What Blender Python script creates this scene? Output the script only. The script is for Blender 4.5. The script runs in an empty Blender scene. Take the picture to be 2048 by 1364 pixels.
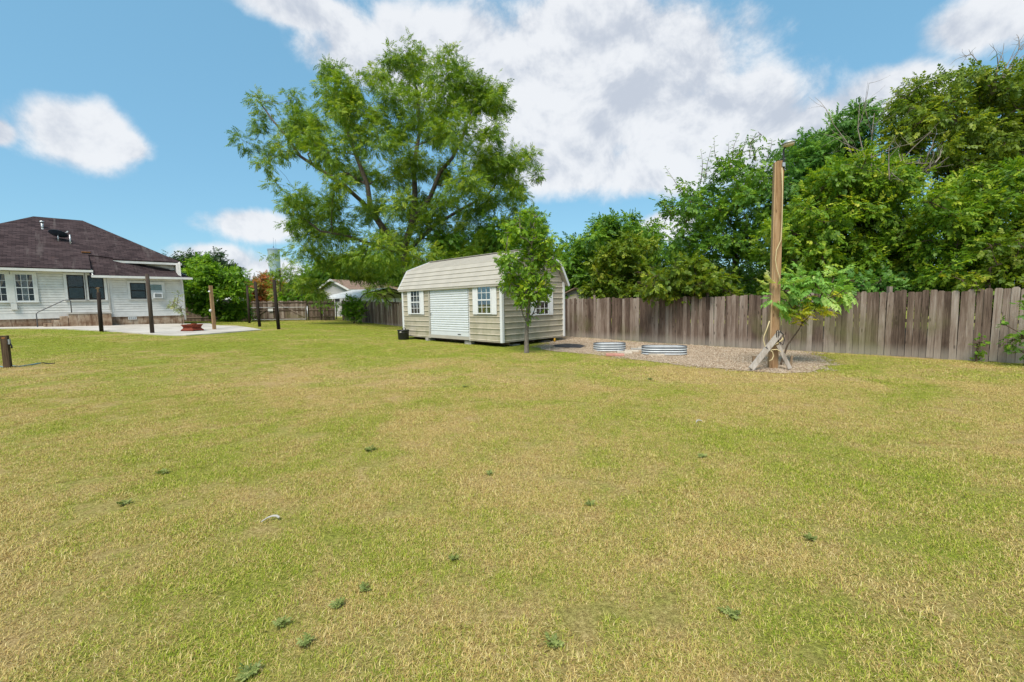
import bpy, bmesh, math, random
import numpy as np
from mathutils import Vector, Matrix

S = bpy.context.scene
COL = S.collection
R = math.radians
RNG = np.random.default_rng(7)
random.seed(7)

# ------------------------------------------------------------------ camera
F, CX, CY, EYE = 880.0, 1024.0, 682.0, 1.66
PITCH, ROLL = math.atan(75 / F), -math.atan(.0178)
CAMM = (Matrix.Rotation(math.pi / 2 - PITCH, 3, 'X') @ Matrix.Rotation(ROLL, 3, 'Z'))
camd = bpy.data.cameras.new('camera')
camd.sensor_width = 36; camd.lens = 36 * F / 2048
camd.clip_start = .05; camd.clip_end = 3000
cam = bpy.data.objects.new('camera', camd); COL.objects.link(cam)
cam.matrix_world = Matrix.Translation((0, 0, EYE)) @ CAMM.to_4x4()
S.camera = cam
MN = np.array(CAMM)

def ray(px, py):
    d = MN @ np.array([(px - CX) / F, -(py - CY) / F, -1.])
    return d / d[1]
def P(px, py, D):                      # survey point seen at a bearing, D metres ahead
    return np.array([0, 0, EYE]) + ray(px, py) * D

# ------------------------------------------------------------------ light
SUN_EL, SUN_AZ = R(56), math.atan2(-.30, -.95)     # azimuth from +Y clockwise
sund = bpy.data.lights.new('sun', 'SUN'); sund.energy = 3.4; sund.angle = R(28); sund.color = (1, .93, .82)
sun = bpy.data.objects.new('sun', sund); COL.objects.link(sun)
sdir = Vector((math.sin(SUN_AZ) * math.cos(SUN_EL), math.cos(SUN_AZ) * math.cos(SUN_EL), math.sin(SUN_EL)))
sun.rotation_euler = sdir.to_track_quat('Z', 'Y').to_euler()
sun.location = (-6, -8, 20)
S.view_settings.view_transform = 'Standard'; S.view_settings.look = 'None'
S.view_settings.gamma = 1; S.view_settings.use_curve_mapping = False
S.view_settings.exposure = 0.55
S.render.engine = 'CYCLES'
S.cycles.max_bounces = 5; S.cycles.transparent_max_bounces = 12
S.cycles.diffuse_bounces = 3; S.cycles.glossy_bounces = 2; S.cycles.transmission_bounces = 4

# ------------------------------------------------------------------ node helper
class NT:
    def __init__(s, tree):
        s.t = tree; tree.nodes.clear()
    def n(s, typ, **kw):
        nd = s.t.nodes.new(typ)
        for k, v in kw.items():
            if k.startswith('i_'):
                key = k[2:]
                key = int(key) if key.isdigit() else key.replace('_', ' ')
                s.set(nd.inputs[key], v)
            else: setattr(nd, k, v)
        return nd
    def set(s, sock, v):
        if isinstance(v, bpy.types.NodeSocket): s.t.links.new(v, sock)
        elif isinstance(v, bpy.types.Node): s.t.links.new(v.outputs[0], sock)
        else:
            if sock.type == 'RGBA' and len(v) == 3: v = (*v, 1)
            sock.default_value = v
    def math(s, op, a, b=0., c=0., clamp=False):
        nd = s.t.nodes.new('ShaderNodeMath'); nd.operation = op; nd.use_clamp = clamp
        for i, v in enumerate((a, b, c)): s.set(nd.inputs[i], v)
        return nd.outputs[0]
    def vm(s, op, a, b=(0, 0, 0)):
        nd = s.t.nodes.new('ShaderNodeVectorMath'); nd.operation = op
        s.set(nd.inputs[0], a)
        if op == 'SCALE': s.set(nd.inputs['Scale'], b)
        else: s.set(nd.inputs[1], b)
        return nd.outputs['Value'] if op in ('DOT_PRODUCT', 'LENGTH', 'DISTANCE') else nd.outputs[0]
    def noise(s, vec, scale, detail=3, rough=.55, dist=0.):
        nd = s.t.nodes.new('ShaderNodeTexNoise')
        if vec is not None: s.set(nd.inputs['Vector'], vec)
        nd.inputs['Scale'].default_value = scale; nd.inputs['Detail'].default_value = detail
        nd.inputs['Roughness'].default_value = rough; nd.inputs['Distortion'].default_value = dist
        return nd.outputs[0]
    def step(s, v, lo, hi, a=0., b=1.):
        nd = s.t.nodes.new('ShaderNodeMapRange'); nd.interpolation_type = 'SMOOTHSTEP'
        s.set(nd.inputs[0], v)
        for i, q in zip((1, 2, 3, 4), (lo, hi, a, b)): s.set(nd.inputs[i], q)
        return nd.outputs[0]
    def mix(s, f, a, b, mode='MIX'):
        nd = s.t.nodes.new('ShaderNodeMix'); nd.data_type = 'RGBA'; nd.blend_type = mode
        s.set(nd.inputs[0], f); s.set(nd.inputs[6], a); s.set(nd.inputs[7], b)
        return nd.outputs[2]
    def ramp(s, f, stops):
        nd = s.t.nodes.new('ShaderNodeValToRGB'); s.set(nd.inputs[0], f)
        e = nd.color_ramp.elements
        while len(e) < len(stops): e.new(.5)
        for el, (p, c) in zip(e, stops): el.position = p; el.color = (*c, 1)
        return nd.outputs[0]
    def mapping(s, vec, scale=(1, 1, 1), rot=(0, 0, 0)):
        nd = s.t.nodes.new('ShaderNodeMapping'); s.set(nd.inputs[0], vec)
        nd.inputs['Scale'].default_value = scale; nd.inputs['Rotation'].default_value = rot
        return nd.outputs[0]
    def pos(s): return s.t.nodes.new('ShaderNodeNewGeometry').outputs['Position']
    def obj(s): return s.t.nodes.new('ShaderNodeTexCoord').outputs['Object']
    def rnd(s): return s.t.nodes.new('ShaderNodeObjectInfo').outputs['Random']
    def attr(s, name):
        nd = s.t.nodes.new('ShaderNodeAttribute'); nd.attribute_name = name
        return nd.outputs['Fac']
    def bump(s, h, strength=.4, dist=.01):
        nd = s.t.nodes.new('ShaderNodeBump'); s.set(nd.inputs['Height'], h)
        nd.inputs['Strength'].default_value = strength; nd.inputs['Distance'].default_value = dist
        return nd.outputs[0]
    def out(s, sh):
        o = s.t.nodes.new('ShaderNodeOutputMaterial'); s.t.links.new(sh, o.inputs[0])
    def pbr(s, col, rough=.7, spec=.3, metal=0., normal=None):
        nd = s.t.nodes.new('ShaderNodeBsdfPrincipled')
        s.set(nd.inputs['Base Color'], col); s.set(nd.inputs['Roughness'], rough)
        nd.inputs['Specular IOR Level'].default_value = spec; s.set(nd.inputs['Metallic'], metal)
        if normal is not None: s.set(nd.inputs['Normal'], normal)
        return nd.outputs[0]

MATS = {}
def material(name, fn):
    if name in MATS: return MATS[name]
    m = bpy.data.materials.new(name); m.use_nodes = True
    t = NT(m.node_tree); t.out(fn(t)); MATS[name] = m
    return m

# ------------------------------------------------------------------ world: sky with scattered cumulus
W = bpy.data.worlds.new('World'); S.world = W; W.use_nodes = True
w = NT(W.node_tree)
sky = w.n('ShaderNodeTexSky', sky_type='NISHITA', sun_disc=False)
sky.sun_elevation = SUN_EL; sky.sun_rotation = SUN_AZ
sky.altitude = 100; sky.air_density = 1.0; sky.dust_density = .7; sky.ozone_density = 1.5
D = w.n('ShaderNodeTexCoord').outputs['Generated']
D = w.vm('NORMALIZE', D)
zc = w.n('ShaderNodeSeparateXYZ', i_0=D).outputs[2]
skyc = w.mix(1., sky.outputs[0], (.92, 1.08, 1.0), 'MULTIPLY')
skyc = w.mix(.55, skyc, (1.7, 4.0, 6.0))
BLOBS = [  # bearing px, py, half-widths px
    (900, 110, 240, 95), (1140, 70, 200, 95), (1330, 130, 200, 110), (1150, 225, 260, 120), (1420, 240, 190, 95),
    (1540, 290, 120, 90), (1130, 320, 190, 70), (1330, 330, 200, 60), (760, 110, 150, 60),
    (162, 268, 100, 64), (232, 288, 60, 28), (-8, 262, 34, 24), (515, 450, 100, 36), (440, 520, 84, 32), (540, 545, 80, 34),
    (600, 18, 140, 34), (2010, 28, 130, 48), (1780, 185, 105, 48), (1650, 240, 80, 40),
    (1330, 450, 70, 30)]
dens = None
for (bx, by, rx, ry) in BLOBS:
    c = ray(bx, by); c = c / np.linalg.norm(c)
    rt = np.cross(c, [0, 0, 1]); rt /= np.linalg.norm(rt); up = np.cross(rt, c)
    k = np.linalg.norm(ray(bx, by)) ** 2
    kx, ky = F / rx * math.sqrt(k), F / ry * math.sqrt(math.sqrt(k))
    a = w.vm('DOT_PRODUCT', D, tuple(rt * kx)); b = w.vm('DOT_PRODUCT', D, tuple(up * ky))
    r2 = w.math('ADD', w.math('MULTIPLY', a, a), w.math('MULTIPLY', b, b))
    v = w.math('SUBTRACT', 1., w.math('SQRT', r2))
    dens = v if dens is None else w.math('SMOOTH_MAX', dens, v, .35)
# flattened cloud-deck coordinates, so cells shrink towards the horizon
deck = w.vm('SCALE', D, w.math('DIVIDE', 1., w.math('ADD', w.math('MAXIMUM', zc, 0.), .35)))
warp = w.vm('ADD', D, w.vm('SCALE', w.n('ShaderNodeTexNoise', i_Vector=D, i_Scale=9., i_Detail=3.).outputs['Color'], .10))
puff = w.n('ShaderNodeTexVoronoi', feature='F1', i_Vector=warp, i_Scale=11.); puff.inputs['Detail'].default_value = 1.5; puff.normalize = True
billow = w.math('MULTIPLY', w.math('SUBTRACT', .75, puff.outputs['Distance']), .30)
na = w.noise(D, 6.5, 10, .64, .25); nb = w.noise(w.vm('ADD', D, (-.01, -.01, .032)), 6.5, 5, .60, .15)
n1 = w.math('MULTIPLY_ADD', na, .75, billow)
wide = w.noise(w.vm('ADD', deck, (3.1, 7.7, 1.3)), 1.5, 2)
front = w.step(w.n('ShaderNodeSeparateXYZ', i_0=D).outputs[1], .2, .5)
rest = w.math('MULTIPLY_ADD', wide, 3.2, -1.65)                     # clouds over the rest of the sky
dens = w.math('ADD', w.math('MULTIPLY', w.math('MAXIMUM', dens, -1.2), front), w.math('MULTIPLY', rest, w.math('SUBTRACT', 1., front)))
dd = w.math('ADD', w.math('MULTIPLY', dens, 1.7), w.math('MULTIPLY', w.math('SUBTRACT', n1, .52), 3.1))
alpha = w.step(dd, -.20, .62)
relief = w.math('MULTIPLY_ADD', w.math('SUBTRACT', na, nb), 3.4, .66)
relief = w.math('ADD', relief, w.math('MULTIPLY', w.math('SUBTRACT', w.noise(D, 3.2, 2), .5), 1.3), clamp=True)
relief = w.step(w.math('MULTIPLY_ADD', billow, 1.6, w.math('SUBTRACT', relief, .18)), .1, 1.05)
cloud = w.mix(relief, (4.0, 4.3, 4.9), (6.2, 6.3, 6.5))
skyc = w.mix(w.math('MULTIPLY', alpha, .93), skyc, cloud)
bg = w.n('ShaderNodeBackground', i_0=skyc); bg.inputs[1].default_value = .10
wo = w.n('ShaderNodeOutputWorld'); w.t.links.new(bg.outputs[0], wo.inputs[0])
W.cycles.sampling_method = 'MANUAL'; W.cycles.sample_map_resolution = 256
# ------------------------------------------------------------------ ground height
_ctrl = np.array([
 (0,0,0),(-3,5,0),(3,5,0),(0,10,.02),(8,6,0),(12,10.8,0),(14,3,0),(9.8,12.8,0),(6.9,16.1,-.02),(3,20.7,.03),(-.4,16.5,.01),(-2.5,18.5,.02),
 (-5.2,21.4,.06),(-8.3,32.9,.1),(-16.5,41.5,.4),(-22,40.5,.47),(-28.8,39.5,.55),(-26.7,23,.86),(-21.2,28.5,.70),(-31,18.5,.95),
 (-18,22,.46),(-20.6,22,.62),(-16.9,25,.45),(-20.2,34,.5),(-16.1,28,.48),(-13.5,25.5,.42),(-13.2,11.5,.22),(-7,11,.08),
 (-8,18,.18),(60,60,.2),(-60,60,.9),(-60,0,.9),(60,0,0),(0,-25,0),(0,90,.3),(25,30,.05),(0,40,.15)], float)
def _phi(r): return np.where(r > 0, r * r * np.log(np.maximum(r, 1e-9)), 0)
_n = len(_ctrl)
_A = np.zeros((_n + 3, _n + 3))
_d = np.linalg.norm(_ctrl[:, None, :2] - _ctrl[None, :, :2], axis=2)
_A[:_n, :_n] = _phi(_d) + np.eye(_n) * 2.0
_A[:_n, _n] = 1; _A[:_n, _n + 1:] = _ctrl[:, :2]; _A[_n, :_n] = 1; _A[_n + 1:, :_n] = _ctrl[:, :2].T
_w = np.linalg.solve(_A, np.r_[_ctrl[:, 2], 0, 0, 0])
def gz(x, y):
    x = np.asarray(x, float); y = np.asarray(y, float); sh = np.broadcast(x, y).shape
    p = np.stack([np.broadcast_to(x, sh).ravel(), np.broadcast_to(y, sh).ravel()], 1)
    r = np.linalg.norm(p, axis=1); f = np.clip((r - 50) / 25, 0, 1); f = f * f * (3 - 2 * f)
    q = p.copy()
    z = _phi(np.linalg.norm(q[:, None] - _ctrl[None, :, :2], axis=2)) @ _w[:_n] + _w[_n] + q @ _w[_n + 1:]
    z = z * (1 - f) + .35 * f
    return z.reshape(sh) if sh else float(z[0])
def G(px, py):                          # where a bearing meets the ground
    d = ray(px, py); t = 20.
    for _ in range(40):
        p = np.array([0, 0, EYE]) + d * t
        t = t * .5 + .5 * (EYE - gz(p[0], p[1])) / max(1e-4, -d[2])
    return np.array([d[0] * t, t, gz(d[0] * t, t)])

# ------------------------------------------------------------------ mesh helpers
def link(name, me, mat=None, parent=None, smooth=False):
    o = bpy.data.objects.new(name, me); COL.objects.link(o)
    if mat is not None and not me.materials: me.materials.append(mat)
    if parent is not None: o.parent = parent
    if smooth: me.polygons.foreach_set('use_smooth', [True] * len(me.polygons))
    return o
def np_mesh(name, V, Fc, attrs=None):
    V = np.asarray(V, np.float32); Fc = np.asarray(Fc, np.int32)
    me = bpy.data.meshes.new(name); k = Fc.shape[1]
    me.vertices.add(len(V)); me.vertices.foreach_set('co', V.ravel())
    me.loops.add(Fc.size); me.loops.foreach_set('vertex_index', Fc.ravel())
    me.polygons.add(len(Fc)); me.polygons.foreach_set('loop_start', np.arange(0, Fc.size, k, dtype=np.int32))
    for an, (ty, data) in (attrs or {}).items():
        at = me.attributes.new(an, ty, 'POINT')
        at.data.foreach_set('vector' if ty == 'FLOAT_VECTOR' else 'value', np.asarray(data, np.int32 if ty == 'INT' else np.float32).ravel())
    me.update(calc_edges=True); me.validate()
    return me
class MB:
    def __init__(s): s.v = []; s.f = []
    def add(s, V, Fc):
        b = len(s.v); s.v += [tuple(map(float, p)) for p in V]; s.f += [tuple(b + i for i in f) for f in Fc]; return s
    def box(s, c, d, rot=None):
        h = [q / 2 for q in d]
        V = [Vector((x * h[0], y * h[1], z * h[2])) for z in (-1, 1) for y in (-1, 1) for x in (-1, 1)]
        if rot is not None: V = [rot @ p for p in V]
        V = [p + Vector(c) for p in V]
        return s.add(V, [(0, 2, 3, 1), (4, 5, 7, 6), (0, 1, 5, 4), (1, 3, 7, 5), (3, 2, 6, 7), (2, 0, 4, 6)])
    def b2(s, lo, hi): return s.box([(a + b) / 2 for a, b in zip(lo, hi)], [abs(b - a) for a, b in zip(lo, hi)])
    def bar(s, p, q, wd, hg, up=(0, 0, 1)):
        p = Vector(p); q = Vector(q); x = (q - p); L = x.length; x.normalize(); u = Vector(up)
        y = u.cross(x); y = y.normalized() if y.length > 1e-4 else Vector((0, 1, 0)).cross(x).normalized(); z = x.cross(y)
        return s.box((p + q) / 2, (L, wd, hg), Matrix((x, y, z)).transposed())
    def tube(s, pts, rad, n=8, caps=True):
        pts = [Vector(p) for p in pts]; rad = rad if hasattr(rad, '__len__') else [rad] * len(pts)
        V = []; Fc = []; px = None
        for i, p in enumerate(pts):
            t = (pts[min(i + 1, len(pts) - 1)] - pts[max(i - 1, 0)]).normalized()
            if px is None: px = t.orthogonal().normalized()
            px = (px - t * px.dot(t)); px = px.normalized() if px.length > 1e-5 else t.orthogonal().normalized()
            py = t.cross(px)
            V += [p + (px * math.cos(2 * math.pi * k / n) + py * math.sin(2 * math.pi * k / n)) * rad[i] for k in range(n)]
        for i in range(len(pts) - 1):
            for k in range(n):
                a, b = i * n + k, i * n + (k + 1) % n; Fc.append((a, b, b + n, a + n))
        if caps: Fc.append(tuple(range(n))[::-1]); Fc.append(tuple((len(pts) - 1) * n + k for k in range(n)))
        return s.add(V, Fc)
    def prism(s, poly, vec):            # planar polygon pushed along a vector
        n = len(poly); V = [Vector(p) for p in poly] + [Vector(p) + Vector(vec) for p in poly]
        return s.add(V, [tuple(range(n))[::-1], tuple(range(n, 2 * n))] + [(i, (i + 1) % n, n + (i + 1) % n, n + i) for i in range(n)])
    def lathe(s, prof, c=(0, 0, 0), n=20, sx=1., rot=None):
        V = []; Fc = []
        for r, z in prof:
            for k in range(n):
                a = 2 * math.pi * k / n; p = Vector((r * math.cos(a) * sx, r * math.sin(a), z))
                V.append((rot @ p if rot is not None else p) + Vector(c))
        for i in range(len(prof) - 1):
            for k in range(n):
                a, b = i * n + k, i * n + (k + 1) % n; Fc.append((a, b, b + n, a + n))
        return s.add(V, Fc)
    def mesh(s, name):
        me = bpy.data.meshes.new(name); me.from_pydata(s.v, [], s.f); me.update()
        bm = bmesh.new(); bm.from_mesh(me); bmesh.ops.recalc_face_normals(bm, faces=bm.faces); bm.to_mesh(me); bm.free()
        return me
    def build(s, name, mat, parent=None, smooth=False, bevel=0.):
        o = link(name, s.mesh(name), mat, parent, smooth)
        if bevel:
            m = o.modifiers.new('bevel', 'BEVEL'); m.width = bevel; m.segments = 2; m.limit_method = 'ANGLE'
        return o
def tag(o, label, cat, group=None):
    o['label'] = label; o['category'] = cat
    if group: o['group'] = group
    return o
def struct(o, label=None, kind='structure'):
    o['kind'] = kind
    if label: o['label'] = label
    return o
def thing(name, label, cat, loc=(0, 0, 0), rz=0., group=None):
    o = bpy.data.objects.new(name, None); COL.objects.link(o); o.empty_display_size = .2
    o.location = loc; o.rotation_euler = (0, 0, rz)
    return tag(o, label, cat, group)
def inpoly(x, y, poly):
    x = np.asarray(x); y = np.asarray(y); c = np.zeros(x.shape, bool); n = len(poly)
    for i in range(n):
        x0, y0 = poly[i][:2]; x1, y1 = poly[i - 1][:2]
        m = ((y0 > y) != (y1 > y)) & (x < (x1 - x0) * (y - y0) / ((y1 - y0) or 1e-9) + x0); c ^= m
    return c
def sheet(name, poly, dz, mat, skirt=.0, wob=0., sub=3, parent=None):   # a sheet that follows the ground
    bm = bmesh.new(); pts = []
    n = len(poly)
    for i in range(n):
        a = np.array(poly[i][:2]); b = np.array(poly[(i + 1) % n][:2]); L = np.linalg.norm(b - a); m = max(1, int(L / .35))
        nrm = np.array([-(b - a)[1], (b - a)[0]]) / max(L, 1e-6)
        for k in range(m):
            q = a + (b - a) * k / m
            if k: q = q + nrm * random.uniform(-wob, wob)
            pts.append(q)
    f = bm.faces.new([bm.verts.new((p[0], p[1], 0)) for p in pts])
    bmesh.ops.triangulate(bm, faces=[f])
    for _ in range(sub):
        bmesh.ops.subdivide_edges(bm, edges=[e for e in bm.edges if e.calc_length() > .7 and not e.is_boundary], cuts=1)
        bmesh.ops.triangulate(bm, faces=bm.faces)
    for v in bm.verts: v.co.z = gz(v.co.x, v.co.y) + dz
    if skirt:
        be = [e for e in bm.edges if e.is_boundary]
        r = bmesh.ops.extrude_edge_only(bm, edges=be)
        for v in r['geom']:
            if isinstance(v, bmesh.types.BMVert): v.co.z -= skirt
    bmesh.ops.recalc_face_normals(bm, faces=bm.faces)
    if sum(f.normal.z for f in bm.faces) < 0: bmesh.ops.reverse_faces(bm, faces=bm.faces)
    me = bpy.data.meshes.new(name); bm.to_mesh(me); bm.free()
    return link(name, me, mat, parent)
# ------------------------------------------------------------------ materials
def lin(r, g, b):
    return tuple(((c / 255 + .055) / 1.055) ** 2.4 if c > 10 else c / 3294 for c in (r, g, b))
def m_plain(name, col, rough=.6, spec=.35, metal=0., var=.12, scale=6., bump=.0):
    def fn(t):
        n = t.noise(t.obj(), scale, 5, .6)
        c = t.mix(t.step(n, .3, .75), tuple(q * (1 - var) for q in col), tuple(min(1, q * (1 + var)) for q in col))
        return t.pbr(c, rough, spec, metal, t.bump(n, bump, .01) if bump else None)
    return material(name, fn)
def dryness(t):
    p = t.pos()
    a = t.noise(p, .33, 4, .6, .6); b = t.noise(p, 1.7, 4, .65); c = t.noise(p, 7., 3, .6)
    v = t.math('ADD', t.math('MULTIPLY', a, .75), t.math('MULTIPLY', b, .40)); v = t.math('ADD', v, t.math('MULTIPLY', c, .22))
    sp = t.n('ShaderNodeSeparateXYZ', i_0=p); y = sp.outputs[1]
    v = t.math('SUBTRACT', v, t.step(y, 10., 17., 0., .13))
    return t.step(v, .495, .82)            # 0 green .. 1 straw
def fn_grass(t):
    dry = dryness(t); k = t.attr('tint')
    k2 = t.math('FRACT', t.math('MULTIPLY', k, 7.31)); k3 = t.math('FRACT', t.math('MULTIPLY', k, 23.7))
    d2 = t.step(t.math('ADD', t.math('MULTIPLY', k2, 1.3), dry), .62, 1.45)
    green = t.ramp(k3, [(0, (.15, .23, .018)), (.5, (.32, .39, .032)), (1, (.50, .54, .08))])
    straw = t.ramp(k3, [(0, (.30, .19, .07)), (.4, (.56, .42, .15)), (.75, (.68, .54, .22)), (1, (.78, .66, .34))])
    c = t.mix(d2, green, straw)
    d = t.pbr(c, .75, .12)
    tr = t.n('ShaderNodeBsdfTranslucent', i_0=c)
    return t.n('ShaderNodeMixShader', i_0=.25, i_1=d, i_2=tr).outputs[0]
def fn_lawn(t):
    dry = dryness(t); f = t.math('MULTIPLY_ADD', t.noise(t.pos(), 160., 4, .8), .6, t.math('MULTIPLY', t.noise(t.pos(), 34., 4, .75), .4))
    green = t.ramp(f, [(.36, (.05, .055, .012)), (.5, (.19, .22, .028)), (.64, (.44, .46, .07))])
    straw = t.ramp(f, [(.36, (.08, .05, .022)), (.5, (.36, .25, .10)), (.64, (.70, .55, .28))])
    c = t.mix(dry, green, straw)
    return t.pbr(c, .9, .1, 0., t.bump(f, .7, .03))
def fn_gravel(t):
    p = t.pos(); v = t.n('ShaderNodeTexVoronoi', i_Vector=p, i_Scale=26.); f = t.noise(p, 1.3, 4, .7)
    c = t.ramp(t.math('ADD', t.math('MULTIPLY', t.n('ShaderNodeSeparateXYZ', i_0=v.outputs['Color']).outputs[0], .7), t.math('MULTIPLY', f, .35)),
               [(.15, (.25, .18, .125)), (.5, (.42, .325, .235)), (.9, (.54, .44, .34))])
    return t.pbr(c, .9, .15, 0., t.bump(v.outputs['Distance'], .8, .03))
def fn_stone_chip(t):
    c = t.ramp(t.attr('tint'), [(0, (.22, .155, .10)), (.4, (.40, .305, .215)), (.75, (.50, .40, .30)), (1, (.62, .54, .43))])
    return t.pbr(c, .85, .2)
def fn_concrete(t):
    p = t.pos(); a = t.noise(p, .7, 6, .65); b = t.noise(p, 14., 4, .6)
    c = t.ramp(t.math('ADD', t.math('MULTIPLY', a, .75), t.math('MULTIPLY', b, .3)), [(.3, (.27, .245, .215)), (.52, (.46, .43, .39)), (.75, (.58, .555, .52))])
    return t.pbr(c, .9, .2, 0., t.bump(b, .3, .01))
def wood(name, cols, grain=14., moss=.0, rough=.85, knots=True):
    def fn(t):
        o = t.obj(); r = t.rnd()
        off = t.vm('SCALE', (13.1, 7.7, 29.3), r)
        p = t.vm('ADD', o, off)
        g = t.noise(t.mapping(p, (grain, grain, .55)), 3.2, 6, .7, .8)
        big = t.noise(t.mapping(p, (3, 3, .7)), 1.4, 3)
        v = t.math('ADD', t.math('MULTIPLY', g, .85), t.math('MULTIPLY', t.math('SUBTRACT', r, .5), .36)); v = t.math('ADD', v, t.math('MULTIPLY', t.math('SUBTRACT', big, .5), .5))
        c = t.ramp(v, list(zip((.18, .40, .58, .85), cols)))
        if knots:
            k = t.n('ShaderNodeTexVoronoi', i_Vector=t.mapping(p, (7, 7, 2.2)), i_Scale=1.); kk = t.step(k.outputs['Distance'], .10, .17, .65, 0.)
            c = t.mix(kk, c, tuple(q * .45 for q in cols[0]))
        if moss:
            w_ = t.pos(); z = t.n('ShaderNodeSeparateXYZ', i_0=w_).outputs[2]
            mz = t.math('MULTIPLY', t.step(t.noise(w_, .55, 4, .6), .50, .68), t.step(z, 1.55, .5))
            c = t.mix(t.math('MULTIPLY', mz, moss), c, (.13, .135, .05))
            foot = t.step(z, .05, .42, .45, 0.)
            c = t.mix(foot, c, (.36, .33, .29))
        return t.pbr(c, rough, .2, 0., t.bump(g, .5, .006))
    return material(name, fn)
def leaf_mat(name, stops, trans=.42, rough=.5):
    def fn(t):
        c = t.ramp(t.attr('tint'), stops)
        d = t.pbr(c, rough, .35)
        tc = t.mix(1., c, (1.25, 1.2, .55), 'MULTIPLY')
        return t.n('ShaderNodeMixShader', i_0=trans, i_1=d, i_2=t.n('ShaderNodeBsdfTranslucent', i_0=tc).outputs[0]).outputs[0]
    return material(name, fn)
def bark(name, a, b, sc=1.):
    def fn(t):
        n = t.noise(t.mapping(t.pos(), (6 * sc, 6 * sc, 1.6 * sc)), 2.5, 6, .7, .4)
        return t.pbr(t.ramp(n, [(.3, a), (.65, b)]), .9, .15, 0., t.bump(n, .8, .03))
    return material(name, fn)
def fn_shingle(t):
    o = t.obj(); br = t.n('ShaderNodeTexBrick', i_Vector=t.mapping(o, (1, 1, 1)), i_Scale=1.)
    br.inputs['Color1'].default_value = (.030, .021, .023, 1); br.inputs['Color2'].default_value = (.068, .048, .050, 1); br.inputs['Mortar'].default_value = (.015, .011, .012, 1)
    br.inputs['Brick Width'].default_value = .30; br.inputs['Row Height'].default_value = .14; br.inputs['Mortar Size'].default_value = .008
    n = t.noise(t.mapping(o, (.25, 1.2, 1.2)), 2.2, 5, .7); m = t.noise(o, 60., 2)
    c = t.mix(t.step(n, .45, .75, 0., .5), br.outputs[0], (.105, .078, .080))
    streak = t.step(t.noise(t.mapping(o, (2.2, .22, .22)), 1.3, 4, .6), .56, .72, 0., .45)
    c = t.mix(streak, c, (.14, .12, .115))
    rust = t.step(t.noise(o, .55, 5, .7), .62, .75, 0., .55)
    c = t.mix(rust, c, (.10, .055, .03))
    return t.pbr(c, .95, .1, 0., t.bump(t.math('ADD', br.outputs[1], m), .5, .01))
def fn_glass(t):
    lw = t.n('ShaderNodeFresnel', i_IOR=1.5).outputs[0]
    gl = t.n('ShaderNodeBsdfGlossy', i_Color=(.9, .95, 1.), i_Roughness=.03).outputs[0]
    tr = t.n('ShaderNodeBsdfTransparent', i_0=(.85, .88, .88)).outputs[0]
    return t.n('ShaderNodeMixShader', i_0=t.math('MULTIPLY_ADD', lw, .6, .0, clamp=True), i_1=tr, i_2=gl).outputs[0]
def fn_siding(t):
    n = t.noise(t.obj(), 2.2, 5, .65); d = t.noise(t.mapping(t.obj(), (6, 6, .8)), 2., 4)
    c = t.mix(t.step(n, .35, .7), (.64, .63, .605), (.76, .75, .725)); c = t.mix(t.step(d, .6, .8, 0., .3), c, (.48, .46, .42))
    return t.pbr(c, .6, .3)
def fn_foundation(t):
    p = t.obj(); a = t.noise(p, 1.6, 5, .65); b = t.noise(t.mapping(p, (5, 5, .7)), 1.8, 5, .7)
    c = t.ramp(a, [(.32, (.16, .085, .05)), (.5, (.34, .245, .17)), (.7, (.52, .44, .35))])
    c = t.mix(t.step(b, .48, .66, 0., .85), c, (.105, .048, .024))
    return t.pbr(c, .92, .15, 0., t.bump(t.noise(p, 25., 5, .7), .5, .015))
def shed_paint(name, col, grime):
    def fn(t):
        o = t.obj(); n = t.noise(o, 1.3, 4, .6); z = t.n('ShaderNodeSeparateXYZ', i_0=t.pos()).outputs[2]
        c = t.mix(t.step(n, .35, .7), tuple(q * .93 for q in col), tuple(q * 1.05 for q in col))
        g = t.math('MULTIPLY', t.step(t.noise(t.pos(), 1.8, 5, .7), .42, .68), t.step(z, 1.7, .3))
        c = t.mix(t.math('MULTIPLY', g, grime), c, (.20, .20, .085))
        return t.pbr(c, .5, .4, 0., t.bump(t.noise(o, 3., 2), .04, .02))
    return material(name, fn)
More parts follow.
